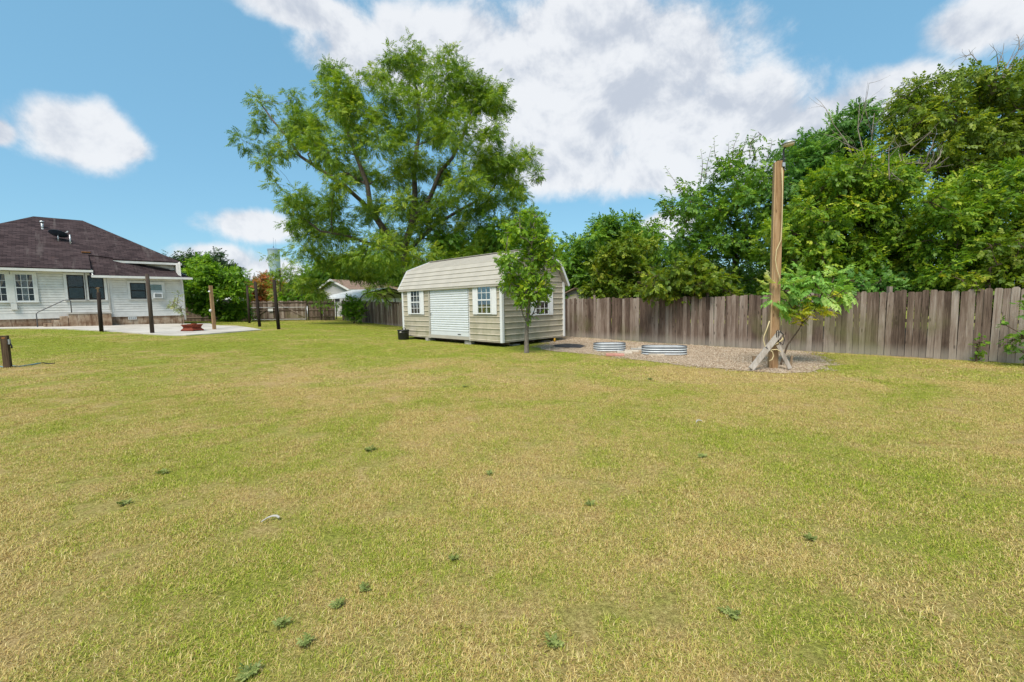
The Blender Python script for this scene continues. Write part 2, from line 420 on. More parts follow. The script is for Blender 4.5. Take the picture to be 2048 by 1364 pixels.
M = dict(
 grass=material('grass', fn_grass), lawn=material('lawn', fn_lawn), gravel=material('gravel', fn_gravel), chip=material('chip', fn_stone_chip),
 concrete=material('concrete', fn_concrete), shingle=material('shingle', fn_shingle), glass=material('glass', fn_glass), siding=material('siding', fn_siding),
 foundation=material('foundation', fn_foundation),
 white=m_plain('white_paint', (.66, .66, .645), .5, .4, 0, .08, 4), white2=m_plain('white_vinyl', (.70, .71, .72), .4, .4, 0, .04, 4),
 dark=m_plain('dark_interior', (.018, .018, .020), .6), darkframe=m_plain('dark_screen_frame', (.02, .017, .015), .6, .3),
 screen=m_plain('window_screen', (.035, .036, .038), .45, .4, 0, .25, 5), curtain=m_plain('curtain', (.33, .33, .35), .9, .1, 0, .3, 9),
 blind=m_plain('blind', (.42, .47, .44), .7), drape=m_plain('drape', (.40, .28, .22), .9, .1, 0, .3, 8),
 tan=shed_paint('shed_tan', (.44, .395, .31), .6), tanroof=shed_paint('shed_roof', (.42, .392, .34), .1), door=m_plain('door_white', (.60, .63, .65), .4, .45, 0, .04, 3),
 board=wood('fence_board', [(.060, .040, .030), (.160, .115, .090), (.275, .222, .186), (.42, .375, .335)], 14, .55),
 oldboard=wood('old_board', [(.045, .030, .022), (.11, .078, .058), (.18, .135, .105), (.26, .21, .17)], 14, .25),
 post=wood('dark_post', [(.018, .013, .011), (.038, .028, .023), (.065, .05, .04), (.10, .08, .065)], 10, 0, .9, False),
 tanpost=wood('tan_post', [(.17, .095, .045), (.30, .185, .095), (.40, .27, .15), (.48, .36, .23)], 10, 0, .85),
 pole=wood('pole_wood', [(.13, .070, .034), (.27, .160, .080), (.38, .245, .135), (.46, .36, .25)], 9, 0, .8),
 greywood=wood('grey_wood', [(.16, .13, .11), (.30, .26, .22), (.42, .38, .34), (.55, .51, .47)], 9, 0, .9),
 stump=wood('stump_wood', [(.05, .032, .02), (.12, .082, .05), (.19, .135, .085), (.26, .20, .14)], 9, 0, .9),
 cblock=m_plain('concrete_block', (.36, .34, .31), .95, .1, 0, .25, 9, .5),
 blackplastic=m_plain('black_plastic', (.012, .012, .013), .45, .45, 0, .3, 5), cream=m_plain('cream_cord', (.58, .48, .27), .6),
 black=m_plain('black_metal', (.015, .015, .017), .5, .4), galv=m_plain('galvanised', (.52, .55, .57), .38, .5, .65, .12, 7),
 galvdull=m_plain('galvanised_dull', (.40, .42, .43), .5, .5, .5, .15, 7), bedsteel=m_plain('bed_steel', (.56, .59, .61), .5, .5, .15, .10, 5), darkrim=m_plain('dark_rim', (.075, .09, .11), .6),
 soil=m_plain('soil', (.05, .036, .026), .95, .1, 0, .4, 14, .8),
 brickred=m_plain('rust_red', (.20, .040, .018), .75, .3, 0, .35, 10, .3), pinkpaver=m_plain('pink_paver', (.46, .23, .18), .9, .15, 0, .2, 9, .3), paver=m_plain('buff_paver', (.50, .44, .36), .9, .15, 0, .2, 9, .3),
 dish=m_plain('dish_blue', (.030, .045, .075), .45, .4), rust=m_plain('rust_orange', (.38, .16, .05), .8, .2, 0, .3, 12), greywall=m_plain('grey_siding', (.42, .415, .42), .7, .25, 0, .06, 3),
 brownroof=m_plain('brown_shingle', (.235, .165, .125), .95, .1, 0, .25, 3, .4), whitemetal=m_plain('white_metal_roof', (.62, .63, .64), .45, .4, 0, .07, 3),
 tower=m_plain('pale_blue_tank', (.42, .53, .64), .7, .2, 0, .05, .3), tower2=m_plain('tank_rim', (.18, .27, .37), .7, .2, 0, .05, .3),
 hose=m_plain('blue_hose', (.10, .27, .36), .45, .4), paper=m_plain('paper', (.42, .40, .36), .9, .1), mulch=m_plain('dark_mulch', (.055, .055, .06), .95, .1, 0, .4, 12, .6),
 litter=m_plain('shaded_ground', (.035, .026, .016), .95, .1, 0, .5, 4., .6),  # ground colour with the shade behind the fence painted in
 railsteel=m_plain('rail_steel', (.11, .11, .12), .5, .4, .3),
 bulb=m_plain('lamp_glass', (.62, .56, .42), .25, .5), yellow=m_plain('yellow_plastic', (.5, .27, .02), .6),
)
M['bark_pecan'] = bark('bark_pecan', (.045, .036, .030), (.15, .125, .10))
M['bark_grey'] = bark('bark_grey', (.10, .085, .07), (.27, .235, .195), 2.)
M['bark_brown'] = bark('bark_brown', (.05, .035, .024), (.14, .10, .07), 2.)
M['bark_dead'] = bark('bark_dead', (.16, .13, .11), (.36, .31, .27), 2.)
L = dict(
 pecan=leaf_mat('leaf_pecan', [(0, (0.071, 0.160, 0.014)), (.45, (0.173, 0.293, 0.020)), (.8, (0.305, 0.406, 0.031)), (1, (0.448, 0.491, 0.052))]),
 pear=leaf_mat('leaf_pear', [(0, (0.085, 0.198, 0.018)), (.5, (0.214, 0.377, 0.025)), (.85, (0.427, 0.554, 0.036)), (1, (0.620, 0.620, 0.071))]),
 yellowgreen=leaf_mat('leaf_yellowgreen', [(0, (0.071, 0.140, 0.012)), (.5, (0.178, 0.272, 0.021)), (.85, (0.339, 0.396, 0.033)), (1, (0.517, 0.511, 0.059))]),
 mid=leaf_mat('leaf_mid', [(0, (0.058, 0.153, 0.018)), (.5, (0.144, 0.296, 0.028)), (.85, (0.268, 0.419, 0.035)), (1, (0.392, 0.515, 0.052))]),
 vine=leaf_mat('leaf_vine', [(0, (0.067, 0.165, 0.015)), (.5, (0.168, 0.305, 0.023)), (.8, (0.378, 0.493, 0.034)), (1, (0.608, 0.620, 0.104))]),
 olive=leaf_mat('leaf_olive', [(0, (0.073, 0.137, 0.021)), (.5, (0.184, 0.276, 0.029)), (.85, (0.367, 0.434, 0.046)), (1, (0.563, 0.552, 0.073))]),
 chinaberry=leaf_mat('leaf_chinaberry', [(0, (0.047, 0.149, 0.029)), (.5, (0.118, 0.268, 0.047)), (.85, (0.214, 0.396, 0.071)), (1, (0.320, 0.515, 0.107))]),
 sapling=leaf_mat('leaf_sapling', [(0, (0.119, 0.285, 0.050)), (.5, (0.285, 0.527, 0.099)), (.85, (0.498, 0.620, 0.197)), (1, (0.620, 0.620, 0.265))]),
 saplow=leaf_mat('leaf_sapling_yellow', [(0, (0.160, 0.264, 0.015)), (.5, (0.356, 0.429, 0.022)), (.85, (0.600, 0.550, 0.030)), (1, (0.600, 0.550, 0.030))]),
 oak=leaf_mat('leaf_oak', [(0, (0.021, 0.049, 0.015)), (.5, (0.050, 0.096, 0.024)), (1, (0.098, 0.157, 0.042))], .2),
 bright=leaf_mat('leaf_bright', [(0, (0.071, 0.173, 0.012)), (.5, (0.160, 0.330, 0.019)), (.85, (0.303, 0.478, 0.030)), (1, (0.410, 0.550, 0.052))]),
 red=leaf_mat('leaf_red', [(0, (0.143, 0.165, 0.030)), (.4, (0.303, 0.214, 0.045)), (.75, (0.600, 0.148, 0.074)), (1, (0.600, 0.231, 0.149))]),
 pale=leaf_mat('leaf_pale', [(0, (0.125, 0.181, 0.045)), (.5, (0.285, 0.330, 0.089)), (1, (0.499, 0.478, 0.149))]),
 weed=leaf_mat('leaf_weed', [(0, (.12, .16, .035)), (.5, (.20, .25, .06)), (1, (.31, .35, .11))], .2),
)
# ------------------------------------------------------------------ lawn, patio, gravel
gx = np.unique(np.concatenate([np.linspace(-900, -70, 14), np.arange(-70, -34, 4.), np.arange(-34, 26, .4), np.arange(26, 70, 4.), np.linspace(70, 900, 14)]))
gy = np.unique(np.concatenate([np.linspace(-300, -12, 8), np.arange(-12, 48, .4), np.arange(48, 110, 5.), np.linspace(110, 1500, 16)]))
X, Y = np.meshgrid(gx, gy)
Z = np.concatenate([gz(X[i], Y[i])[None] for i in range(len(gy))])
nx, ny = len(gx), len(gy)
idx = np.arange(nx * ny).reshape(ny, nx)
FQ = np.stack([idx[:-1, :-1], idx[:-1, 1:], idx[1:, 1:], idx[1:, :-1]], -1).reshape(-1, 4)
lawn = link('lawn', np_mesh('lawn', np.stack([X, Y, Z], -1).reshape(-1, 3), FQ), M['lawn'], smooth=True)
struct(lawn, 'dry patchy lawn of yellow straw and green grass')

# frames of the lot: u runs right and away, v runs left and away
E1 = np.array([.70711, .70711, 0]); E2 = np.array([-.70711, .70711, 0])
H0 = np.array([-26.68, 23., 0.])                         # house corner datum
def hw(x, y, z=0.): return H0 + E1 * x + E2 * y + np.array([0, 0, z])
S0 = np.array([-.36, 16.5, 0.])                          # near corner of the shed
SH_L, SH_W = 6.93, 3.74
def sw(x, y, z=0.): return S0 + E1 * x + E2 * y + np.array([0, 0, z])   # x along the gable end, y along the front
FD = np.array([-.676, .737, 0]); FD /= np.linalg.norm(FD)   # long fence runs this way
F0 = np.array([11.98, 10.8, 0.])
def fw(s, off=0.): return F0 + FD * s + np.array([FD[1], -FD[0], 0]) * off

patio_poly = [G(60, 657.5)[:2], G(130, 659)[:2], G(200, 662.5)[:2], G(265, 667)[:2], G(330, 671.5)[:2], G(372, 672)[:2], G(450, 666.5)[:2], G(523, 660.5)[:2],
              G(500, 656.5)[:2], G(474, 653)[:2], G(430, 652)[:2], hw(9.2, .5)[:2], hw(7.9, -.06)[:2], hw(-1., -.06)[:2], hw(-1., -.9)[:2]]
patio = sheet('patio', patio_poly, .05, M['concrete'], skirt=.12, wob=.03)
struct(patio, 'pale concrete patio slab in front of the white house')
gravel_poly = [G(1078, 694)[:2], G(1100, 702)[:2], G(1180, 708)[:2], G(1250, 716)[:2], G(1352, 730)[:2], G(1420, 736)[:2], G(1490, 742)[:2], G(1560, 747)[:2], G(1625, 744)[:2],
               G(1650, 730)[:2], G(1640, 716)[:2], fw(4.2, -.12)[:2], fw(7, -.12)[:2], fw(10.5, -.12)[:2], fw(13.0, -.12)[:2], fw(14.6, -.12)[:2], sw(3.9, .3)[:2], sw(2.4, -.3)[:2]]
gravel = sheet('gravel_bed', gravel_poly, .010, M['gravel'], wob=.09)
struct(gravel, 'pale gravel bed along the wooden fence')
house_poly = [hw(-8, -.95)[:2], hw(4.4, -.95)[:2], hw(4.4, -.05)[:2], hw(7.9, -.05)[:2], hw(7.9, 12)[:2], hw(-8, 12)[:2]]
shed_poly = [sw(.15, .15)[:2], sw(SH_W - .15, .15)[:2], sw(SH_W - .15, SH_L - .15)[:2], sw(.15, SH_L - .15)[:2]]

def scatter(name, pts, rots, scl, protos, label):
    c = bpy.data.collections.new(name + '_pieces')
    for p in protos: c.objects.link(p)
    me = bpy.data.meshes.new(name); me.vertices.add(len(pts)); me.vertices.foreach_set('co', np.asarray(pts, np.float32).ravel())
    for an, ty, d in (('rot', 'FLOAT_VECTOR', rots), ('scl', 'FLOAT', scl)):
        a = me.attributes.new(an, ty, 'POINT'); a.data.foreach_set('vector' if ty == 'FLOAT_VECTOR' else 'value', np.asarray(d, np.float32).ravel())
    o = link(name, me)
    g = bpy.data.node_groups.new(name, 'GeometryNodeTree')
    g.interface.new_socket('Geometry', in_out='INPUT', socket_type='NodeSocketGeometry')
    g.interface.new_socket('Geometry', in_out='OUTPUT', socket_type='NodeSocketGeometry')
    N = g.nodes; gi = N.new('NodeGroupInput'); go = N.new('NodeGroupOutput')
    m2p = N.new('GeometryNodeMeshToPoints'); iop = N.new('GeometryNodeInstanceOnPoints'); ci = N.new('GeometryNodeCollectionInfo')
    ci.inputs[0].default_value = c; ci.inputs[1].default_value = True; ci.inputs[2].default_value = True
    ra = N.new('GeometryNodeInputNamedAttribute'); ra.data_type = 'FLOAT_VECTOR'; ra.inputs[0].default_value = 'rot'
    sa = N.new('GeometryNodeInputNamedAttribute'); sa.data_type = 'FLOAT'; sa.inputs[0].default_value = 'scl'
    lk = g.links.new
    lk(gi.outputs[0], m2p.inputs[0]); lk(m2p.outputs[0], iop.inputs['Points']); lk(ci.outputs[0], iop.inputs['Instance'])
    iop.inputs['Pick Instance'].default_value = True
    lk(ra.outputs[0], iop.inputs['Rotation']); lk(sa.outputs[0], iop.inputs['Scale']); lk(iop.outputs[0], go.inputs[0])
    md = o.modifiers.new('scatter', 'NODES'); md.node_group = g
    return struct(o, label, 'stuff')

def blade_patch(name, n, size, h, wd, lean, seed, mat):
    r = np.random.default_rng(seed)
    xy = r.uniform(-size / 2, size / 2, (n, 2)); th = r.uniform(0, 2 * np.pi, n); ln = r.uniform(*lean, n); H_ = r.uniform(*h, n)
    d = np.stack([np.cos(th), np.sin(th), 0 * th], 1); s_ = np.stack([-np.sin(th), np.cos(th), 0 * th], 1) * (r.uniform(.7, 1.2, n) * wd / 2)[:, None]
    tw = r.normal(0, .5, (n, 1)); up = np.array([0, 0, 1.])
    base = np.c_[xy, np.full(n, -.004)]
    mid = base + d * (np.sin(ln) * H_ * .5)[:, None] + up * (np.cos(ln) * H_ * .55)[:, None]
    l2 = np.minimum(ln + r.uniform(.1, .9, n), 1.62)
    tip = mid + (d + s_ / wd * tw) * (np.sin(l2) * H_ * .55)[:, None] + up * (np.cos(l2) * H_ * .5)[:, None]
    V = np.stack([base - s_, base + s_, mid + s_ * .8, mid - s_ * .8, tip], 1).reshape(-1, 3)
    b = np.arange(n)[:, None] * 5
    T = np.concatenate([b + [0, 1, 2], b + [0, 2, 3], b + [3, 2, 4]])
    tint = np.repeat(r.uniform(0, 1, n), 5)
    me = np_mesh(name, V, T, {'tint': ('FLOAT', tint)}); me.materials.append(mat)
    return bpy.data.objects.new(name, me)
def lawn_points(y0, y1, sp, seed, edge=1.28, pad=2.):
    r = np.random.default_rng(seed)
    ys = np.arange(y0, y1, sp); out = []
    for y in ys:
        hwid = y * edge + pad; xs = np.arange(-hwid, hwid, sp); out.append(np.stack([xs, np.full_like(xs, y)], 1))
    p = np.concatenate(out); p = p + r.uniform(-sp * .5, sp * .5, p.shape)
    m = np.ones(len(p), bool)
    for poly in (patio_poly, house_poly, shed_poly): m &= ~inpoly(p[:, 0], p[:, 1], poly)
    jt = p + r.normal(0, .30, p.shape); m &= ~inpoly(jt[:, 0], jt[:, 1], gravel_poly) | (r.random(len(p)) < .03)
    side = (p - F0[:2]) @ np.array([FD[1], -FD[0]])       # stay on the yard side of the long fence
    m &= (side < .1) & (p[:, 0] > -34) & (p[:, 1] < 41)
    p = p[m]; k = len(p)
    z = np.concatenate([gz(q[:, 0], q[:, 1]) for q in np.array_split(p, max(1, k // 4000))])
    return np.c_[p, z], np.c_[r.normal(0, .008, k), r.normal(0, .008, k), r.uniform(0, 6.28, k)], r.uniform(.75, 1.2, k)
near_p = [blade_patch('grass_tuft', 3600, .55, (.014, .042), .0034, (.4, 1.5), 100 + i, M['grass']) for i in range(5)]
pt, ro, sc = lawn_points(1.2, 8.5, .38, 1)
scatter('grass', pt, ro, sc, near_p, 'short dry grass blades on the near lawn')
mid_p = [blade_patch('grass_tuft', 1200, .75, (.014, .040), .0070, (.3, 1.5), 200 + i, M['grass']) for i in range(4)]
pt, ro, sc = lawn_points(8.5, 19, .52, 2)
scatter('grass', pt, ro, sc, mid_p, 'short mown grass blades on the middle of the lawn')
far_p = [blade_patch('grass_tuft', 560, 1.1, (.016, .045), .013, (.3, 1.45), 300 + i, M['grass']) for i in range(4)]
pt, ro, sc = lawn_points(19, 41, .8, 3)
scatter('grass', pt, ro, sc, far_p, 'short mown grass at the far end of the lawn')

def chip_patch(name, n, size, rr, seed):
    r = np.random.default_rng(seed); V = []; T = []; tint = []
    octa = np.array([(1, 0, 0), (0, 1, 0), (-1, 0, 0), (0, -1, 0), (0, 0, 1), (0, 0, -1)], float)
    ft = np.array([(0, 1, 4), (1, 2, 4), (2, 3, 4), (3, 0, 4), (1, 0, 5), (2, 1, 5), (3, 2, 5), (0, 3, 5)])
    for i in range(n):
        q = octa * r.uniform(.6, 1.3, (6, 1)) * r.uniform(*rr) * np.array([1, r.uniform(.6, 1), .6]); a = r.uniform(0, 6.28)
        q = q @ np.array([[math.cos(a), math.sin(a), 0], [-math.sin(a), math.cos(a), 0], [0, 0, 1]])
        V.append(q + np.r_[r.uniform(-size / 2, size / 2, 2), .01]); T.append(ft + 6 * i); tint += [r.random()] * 6
    me = np_mesh(name, np.concatenate(V), np.concatenate(T), {'tint': ('FLOAT', tint)}); me.materials.append(M['chip'])
    return bpy.data.objects.new(name, me)
chips = [chip_patch('gravel_chip', 230, .8, (.008, .022), 400 + i) for i in range(4)]
gp = np.array(gravel_poly); r_ = np.random.default_rng(5)
xs, ys = np.meshgrid(np.arange(gp[:, 0].min(), gp[:, 0].max(), .5), np.arange(gp[:, 1].min(), gp[:, 1].max(), .5))
q = np.stack([xs.ravel(), ys.ravel()], 1) + r_.uniform(-.2, .2, (xs.size, 2)); q = q[inpoly(q[:, 0], q[:, 1], gravel_poly)]
scatter('gravel', np.c_[q, gz(q[:, 0], q[:, 1]) + .008], np.c_[np.zeros((len(q), 2)), r_.uniform(0, 6.28, len(q))], np.ones(len(q)), chips, 'loose pale gravel stones beside the wooden fence')
# ------------------------------------------------------------------ white house
GH = lambda x: .86 - .0215 * x                              # ground along the house front
house = thing('white_house', 'white clapboard house with dark hip roof beside the patio', 'house', tuple(H0), R(45))
CW, ZS, ZK = 7.8, 1.30, 1.575                               # wall length, sill, skirt top
XL = -4.4
m = MB().b2((XL, .02, .3), (CW - .02, .32, ZS)); m.build('foundation', M['foundation'], house)
m = MB().b2((CW - .32, .32, .3), (CW - .02, 9., ZS)); m.build('foundation', M['foundation'], house)
def lap(m, x0, x1, z0, z1, y, ex=.142):
    z = z0
    while z < z1 - .01:
        t = min(z + ex, z1); m.prism([(x0, y + .01, z + .030), (x0, y - .036, z + .030), (x0, y - .024, t), (x0, y + .01, t)], (x1 - x0, 0, 0)); z = t
m = MB(); lap(m, XL, 3.6, ZK, 4.0, 0.); lap(m, 3.6, 4.36, ZK, 3.62, 0.); lap(m, 4.44, CW, ZK, 3.62, 0.)
m.b2((XL, 0, ZS), (CW, .12, 3.66)); m.b2((XL, .012, 3.6), (3.6, .12, 4.2)); m.b2((CW - .12, .12, ZS), (CW, 9., 4.6)); m.build('wall', M['siding'], house)
m = MB()                                                     # gable-side laps
for k in range(22):
    z = ZK + k * .142; m.prism([(CW, 0, z), (CW + .03, 0, z), (CW + .006, 0, z + .15), (CW, 0, z + .15)], (0, 9., 0))
m.build('wall', M['siding'], house)
m = MB(); lap(m, 4.75, 7.62, 3.9, 4.7, 1.2); m.b2((4.7, 1.2, 3.6), (7.62, 1.3, 4.75)); m.b2((7.54, 1.16, 3.7), (7.66, 1.28, 4.72)); m.build('upper_wall', M['siding'], house)
MB().b2((XL, -.035, ZS - .01), (4.395, .018, ZK + .01)).build('skirt_board', M['white'], house)
MB().b2((4.40, -.04, ZS - .015), (CW + .03, .018, ZK + .005)).build('skirt_board', M['white'], house)
MB().b2((4.34, -.045, ZK + .012), (4.46, .015, 3.63)).build('corner_board', M['white'], house)
MB().b2((CW - .09, -.045, ZK + .008), (CW + .045, .015, 3.63)).build('corner_board', M['white'], house)
def tube_part(name, pts, r, mat, parent, n=8): return MB().tube(pts, r, n).build(name, mat, parent, True)
tube_part('downspout', [(CW - .05, -.42, 3.6), (CW + .02, -.12, 3.35), (CW + .04, -.10, 2.6), (CW + .04, -.10, 1.0)], .05, M['white'], house)
tube_part('downspout', [(4.30, -.40, 3.55), (4.30, -.10, 3.35), (4.30, -.09, 1.66)], .035, M['white'], house)
# roofs
SL = math.tan(R(30)); ZE = 3.97
def roofz(y): return ZE + (y + .5) * SL
RY, RZ = 5.68, roofz(5.68)
A_, B_ = (1.43, RY, RZ), (3.63, RY, RZ)
FLx = 1.43 - (RY + .5); C_ = (7.96, .74, roofz(.74)); BK = 2 * RY + .5
m = MB()
m.add([(FLx, -.5, ZE), (3.62, -.5, ZE), (3.62, 1.13, roofz(1.13)), (4.66, .88, roofz(.88)), (4.66, .74, C_[2]), C_, B_, A_], [(0, 1, 2, 3, 4, 5, 6, 7)])
m.add([C_, (7.96 + .0, BK - .9, roofz(.74)), B_], [(0, 1, 2)])
m.add([(FLx, -.5, ZE), A_, (FLx, BK, ZE)], [(0, 1, 2)])
m.add([A_, B_, (7.96, BK - .9, roofz(.74)), (FLx, BK, ZE)], [(0, 1, 2, 3)])
roof = m.build('roof', M['shingle'], house)
sm = roof.modifiers.new('thick', 'SOLIDIFY'); sm.thickness = .07; sm.offset = -1
T_ = (3.62, 1.16, roofz(1.16) - .02)
m = MB(); T_ = (3.60, 1.16, roofz(1.16) + .03); m.add([(3.62, -.62, 3.665), (4.66, -.62, 3.663), (7.6, -.62, 3.657), (8.28, -.62, 3.655), (8.24, 1.1, 3.90), (7.6, 1.22, 4.25), (4.66, .9, roofz(.9) + .02), T_], [(0, 1, 6, 7), (1, 2, 5, 6), (2, 3, 4, 5)])
m.add([(3.61, -.5, 3.60), (3.61, -.5, ZE - .02), (3.61, 1.16, T_[2] - .02), (3.61, 1.16, 4.2)], [(0, 1, 2, 3)])
m.add([(8.24, 1.1, 3.90), (8.20, 6., 3.95), (7.6, 6., 4.3), (7.6, 1.22, 4.25)], [(0, 1, 2, 3)])
er = m.build('porch_roof', M['shingle'], house); sm = er.modifiers.new('thick', 'SOLIDIFY'); sm.thickness = .06; sm.offset = -1
MB().tube([T_, (4.66, .9, roofz(.9) + .03), (7.6, 1.22, 4.26), (8.25, 1.0, 3.9)], .03, 6).build('flashing', M['galvdull'], er)
# fascia, soffit, ridge caps
MB().b2((FLx, -.535, ZE - .13), (3.70, -.495, ZE - .005)).build('fascia', M['white'], house)
MB().b2((FLx, -.494, ZE - .125), (3.66, .01, ZE - .10)).build('soffit', M['white'], house)
MB().b2((3.60, -.66, 3.55), (8.30, -.615, 3.675)).build('fascia', M['white'], house)
MB().b2((3.64, -.612, 3.56), (8.27, .01, 3.585)).build('soffit', M['white'], house)
MB().bar((3.66, -.64, 3.63), (3.60, .2, 4.16), .05, .13).build('rake_board', M['white'], house)
MB().b2((4.66, .70, C_[2] - .15), (8.0, .745, C_[2] - .02)).build('fascia', M['white'], house)
MB().b2((4.66, .745, C_[2] - .14), (7.97, 1.2, C_[2] - .12)).build('soffit', M['white'], house)
MB().bar((8.0, .74, C_[2] - .09), (8.0, 9., C_[2] - .09), .04, .13).build('fascia', M['white'], house)
MB().bar((8.29, -.62, 3.61), (8.25, 6., 3.86), .04, .11).build('fascia', M['white'], house)
for a, b in ((A_, B_), (B_, C_), ((FLx, -.5, ZE), A_)):
    MB().bar(Vector(a) + Vector((0, 0, .02)), Vector(b) + Vector((0, 0, .02)), .22, .03).build('ridge_cap', M['shingle'], roof)
def roof_pipe(x, y, h, r, mat, cap=False):
    z = roofz(y); mm = MB().tube([(x, y, z - .1), (x, y, z + h)], r, 8); mm.lathe([(r * 3, -.02), (r * 2, .02), (r, .06)], (x, y, z), 10)
    if cap: mm.lathe([(r, h), (r * 1.7, h + .01), (r * 1.7, h + .09), (0.001, h + .12)], (x, y, z), 10)
    mm.build('vent_pipe', mat, roof, True)
roof_pipe(2.93, 2.31, .62, .035, M['galv']); roof_pipe(1.80, 4.13, .40, .06, M['galv'], True)
m = MB().b2((3.36, 1.2, roofz(1.3) - .06), (3.70, 1.48, roofz(1.3) + .10)); m.build('roof_vent', M['darkframe'], roof)
MB().b2((3.34, 1.17, roofz(1.3) + .10), (3.72, 1.50, roofz(1.3) + .135)).build('vent_cap', M['rust'], roof)
# windows
def sash_window(x0, x1, z0, z1, cas=.11, kind='dark', cols=3, rows=2, parent=house, split=.5):
    cm = MB(); d0, d1 = -.075, -.01
    cm.b2((x0 - cas, d0, z0 - .03), (x0, d1, z1 + cas)); cm.b2((x1, d0, z0 - .03), (x1 + cas, d1, z1 + cas))
    cm.b2((x0, d0, z1), (x1, d1, z1 + cas)); cm.b2((x0 - cas - .02, d0 - .035, z0 - .07), (x1 + cas + .02, d1, z0 - .031))
    win = cm.build('window', M['white'], parent); win.location.y = -.03
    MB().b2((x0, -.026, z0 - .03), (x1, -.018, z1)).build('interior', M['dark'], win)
    fr = M['white2'] if kind == 'white' else M['darkframe']
    f = MB(); b = .035 if kind == 'white' else .05; y0, y1 = -.068, -.04; zm = z0 + (z1 - z0) * split
    f.b2((x0, y0, z0 - .03), (x0 + b, y1, z1)); f.b2((x1 - b, y0, z0 - .03), (x1, y1, z1)); f.b2((x0 + b, y0, z1 - b), (x1 - b, y1, z1)); f.b2((x0 + b, y0, z0 - .03), (x1 - b, y1, z0 + b)); f.b2((x0 + b, y0 - .004, zm - .025), (x1 - b, y1, zm + .025))
    if kind == 'white':
        for q in range(1, cols):
            xx = x0 + (x1 - x0) * q / cols; f.b2((xx - .011, y0 + .006, z0 + b), (xx + .011, y1 - .002, zm - .025)); f.b2((xx - .011, y0 + .006, zm + .025), (xx + .011, y1 - .002, z1 - b))
        for (a, c) in ((z0, zm), (zm, z1)):
            for q in range(1, rows): zz = a + (c - a) * q / rows; f.b2((x0 + b, y0 + .008, zz - .010), (x1 - b, y1 - .004, zz + .010))
    f.build('sash', fr, win)
    pw, ph = (x1 - x0) / cols, (z1 - z0) / (2 * rows)
    if kind == 'white':
        pm = MB().b2((0, -.050, 0), (pw, -.047, ph)).mesh('pane')
        for i in range(cols):
            for j in range(2 * rows):
                o = link('pane', pm, M['glass'], win); o.location = (x0 + i * pw, 0, z0 + j * ph)
    else:
        for (a, c) in ((z0, zm), (zm, z1)): MB().b2((x0 + b, -.052, a + .03), (x1 - b, -.049, c - .03)).build('pane', M['glass'], win)
    return win
for k, (x0, x1) in enumerate(((-.32, .37), (.66, 1.34))):
    wn = sash_window(x0, x1, 2.24, 3.69, .13, 'white')
    m = MB(); mid = (x0 + x1) / 2
    for q in range(7): m.b2((mid - .10 + q * .028, -.034 - .006 * (q % 2), 2.25 if k else 2.9), (mid - .10 + q * .028 + .026, -.030 - .006 * (q % 2), 3.66))
    m.build('curtain', M['curtain'], wn)
    m = MB(); m.prism([(x1 - .02, -.038, 3.66), (x1 - .12, -.038, 3.66), (mid + .10, -.038, 3.05), (mid + .13, -.038, 2.98), (x1 - .02, -.038, 3.42)], (0, .004, 0)); m.prism([(x0 + .02, -.038, 3.66), (x0 + .12, -.038, 3.66), (mid - .10, -.038, 3.05), (mid - .13, -.038, 2.98), (x0 + .02, -.038, 3.42)], (0, .004, 0)); m.build('curtain', M['drape'], wn)
MB().b2((.40, -.12, 2.12), (.63, -.078, 3.66)).build('mullion_board', M['white'], house)
MB().b2((.44, -.16, 1.80), (.66, -.04, 2.13)).build('bracket_box', M['white'], house)
for (x0, x1, z0, z1) in ((2.60, 3.29, 2.33, 3.70), (3.44, 4.12, 2.33, 3.70), (5.26, 6.00, 2.37, 3.31)):
    wn = sash_window(x0, x1, z0, z1, .12, 'dark', 1, 1)
    m = MB(); n = 6
    for q in range(n):
        a = x0 + .06 + (x1 - x0 - .12) * q / n; m.b2((a, -.034 - .006 * (q % 2), z0 + .05), (a + (x1 - x0) / n * .8, -.030 - .006 * (q % 2), z1 - .06 if q % 3 else z1 - .3))
    m.build('curtain', M['screen'], wn)
wn = sash_window(6.14, 6.80, 2.37, 3.26, .12, 'white', 1, 1, split=.52)
MB().b2((6.18, -.036, 2.86), (6.76, -.030, 3.22)).build('blind', M['blind'], wn)
MB().b2((6.14, -.075, 2.36), (6.80, -.069, 2.80)).build('filler_panel', M['white'], wn)
ac = thing('air_conditioner', 'white window air conditioner with grey grille in house wall', 'air conditioner', tuple(hw(6.53, -.1, 2.37)), R(45))
MB().b2((-.22, -.30, 0), (.22, .025, .34)).build('casing', M['white2'], ac, bevel=.015)
g = MB()
for k in range(9): g.b2((-.15, -.312, .07 + k * .024), (.15, -.302, .083 + k * .024))
MB().b2((-.16, -.3045, .06), (.16, -.3005, .285)).build('grille_back', M['screen'], ac); g.build('grille', M['galvdull'], ac)
m = MB().b2((5.05, -.03, 1.10), (5.45, .018, 1.28)); v = m.build('foundation_vent', M['white'], house)
g = MB()
for k in range(4): g.b2((5.08 + k * .092, -.036, 1.13), (5.15 + k * .092, -.0305, 1.25))
g.build('vent_slot', M['galvdull'], v)
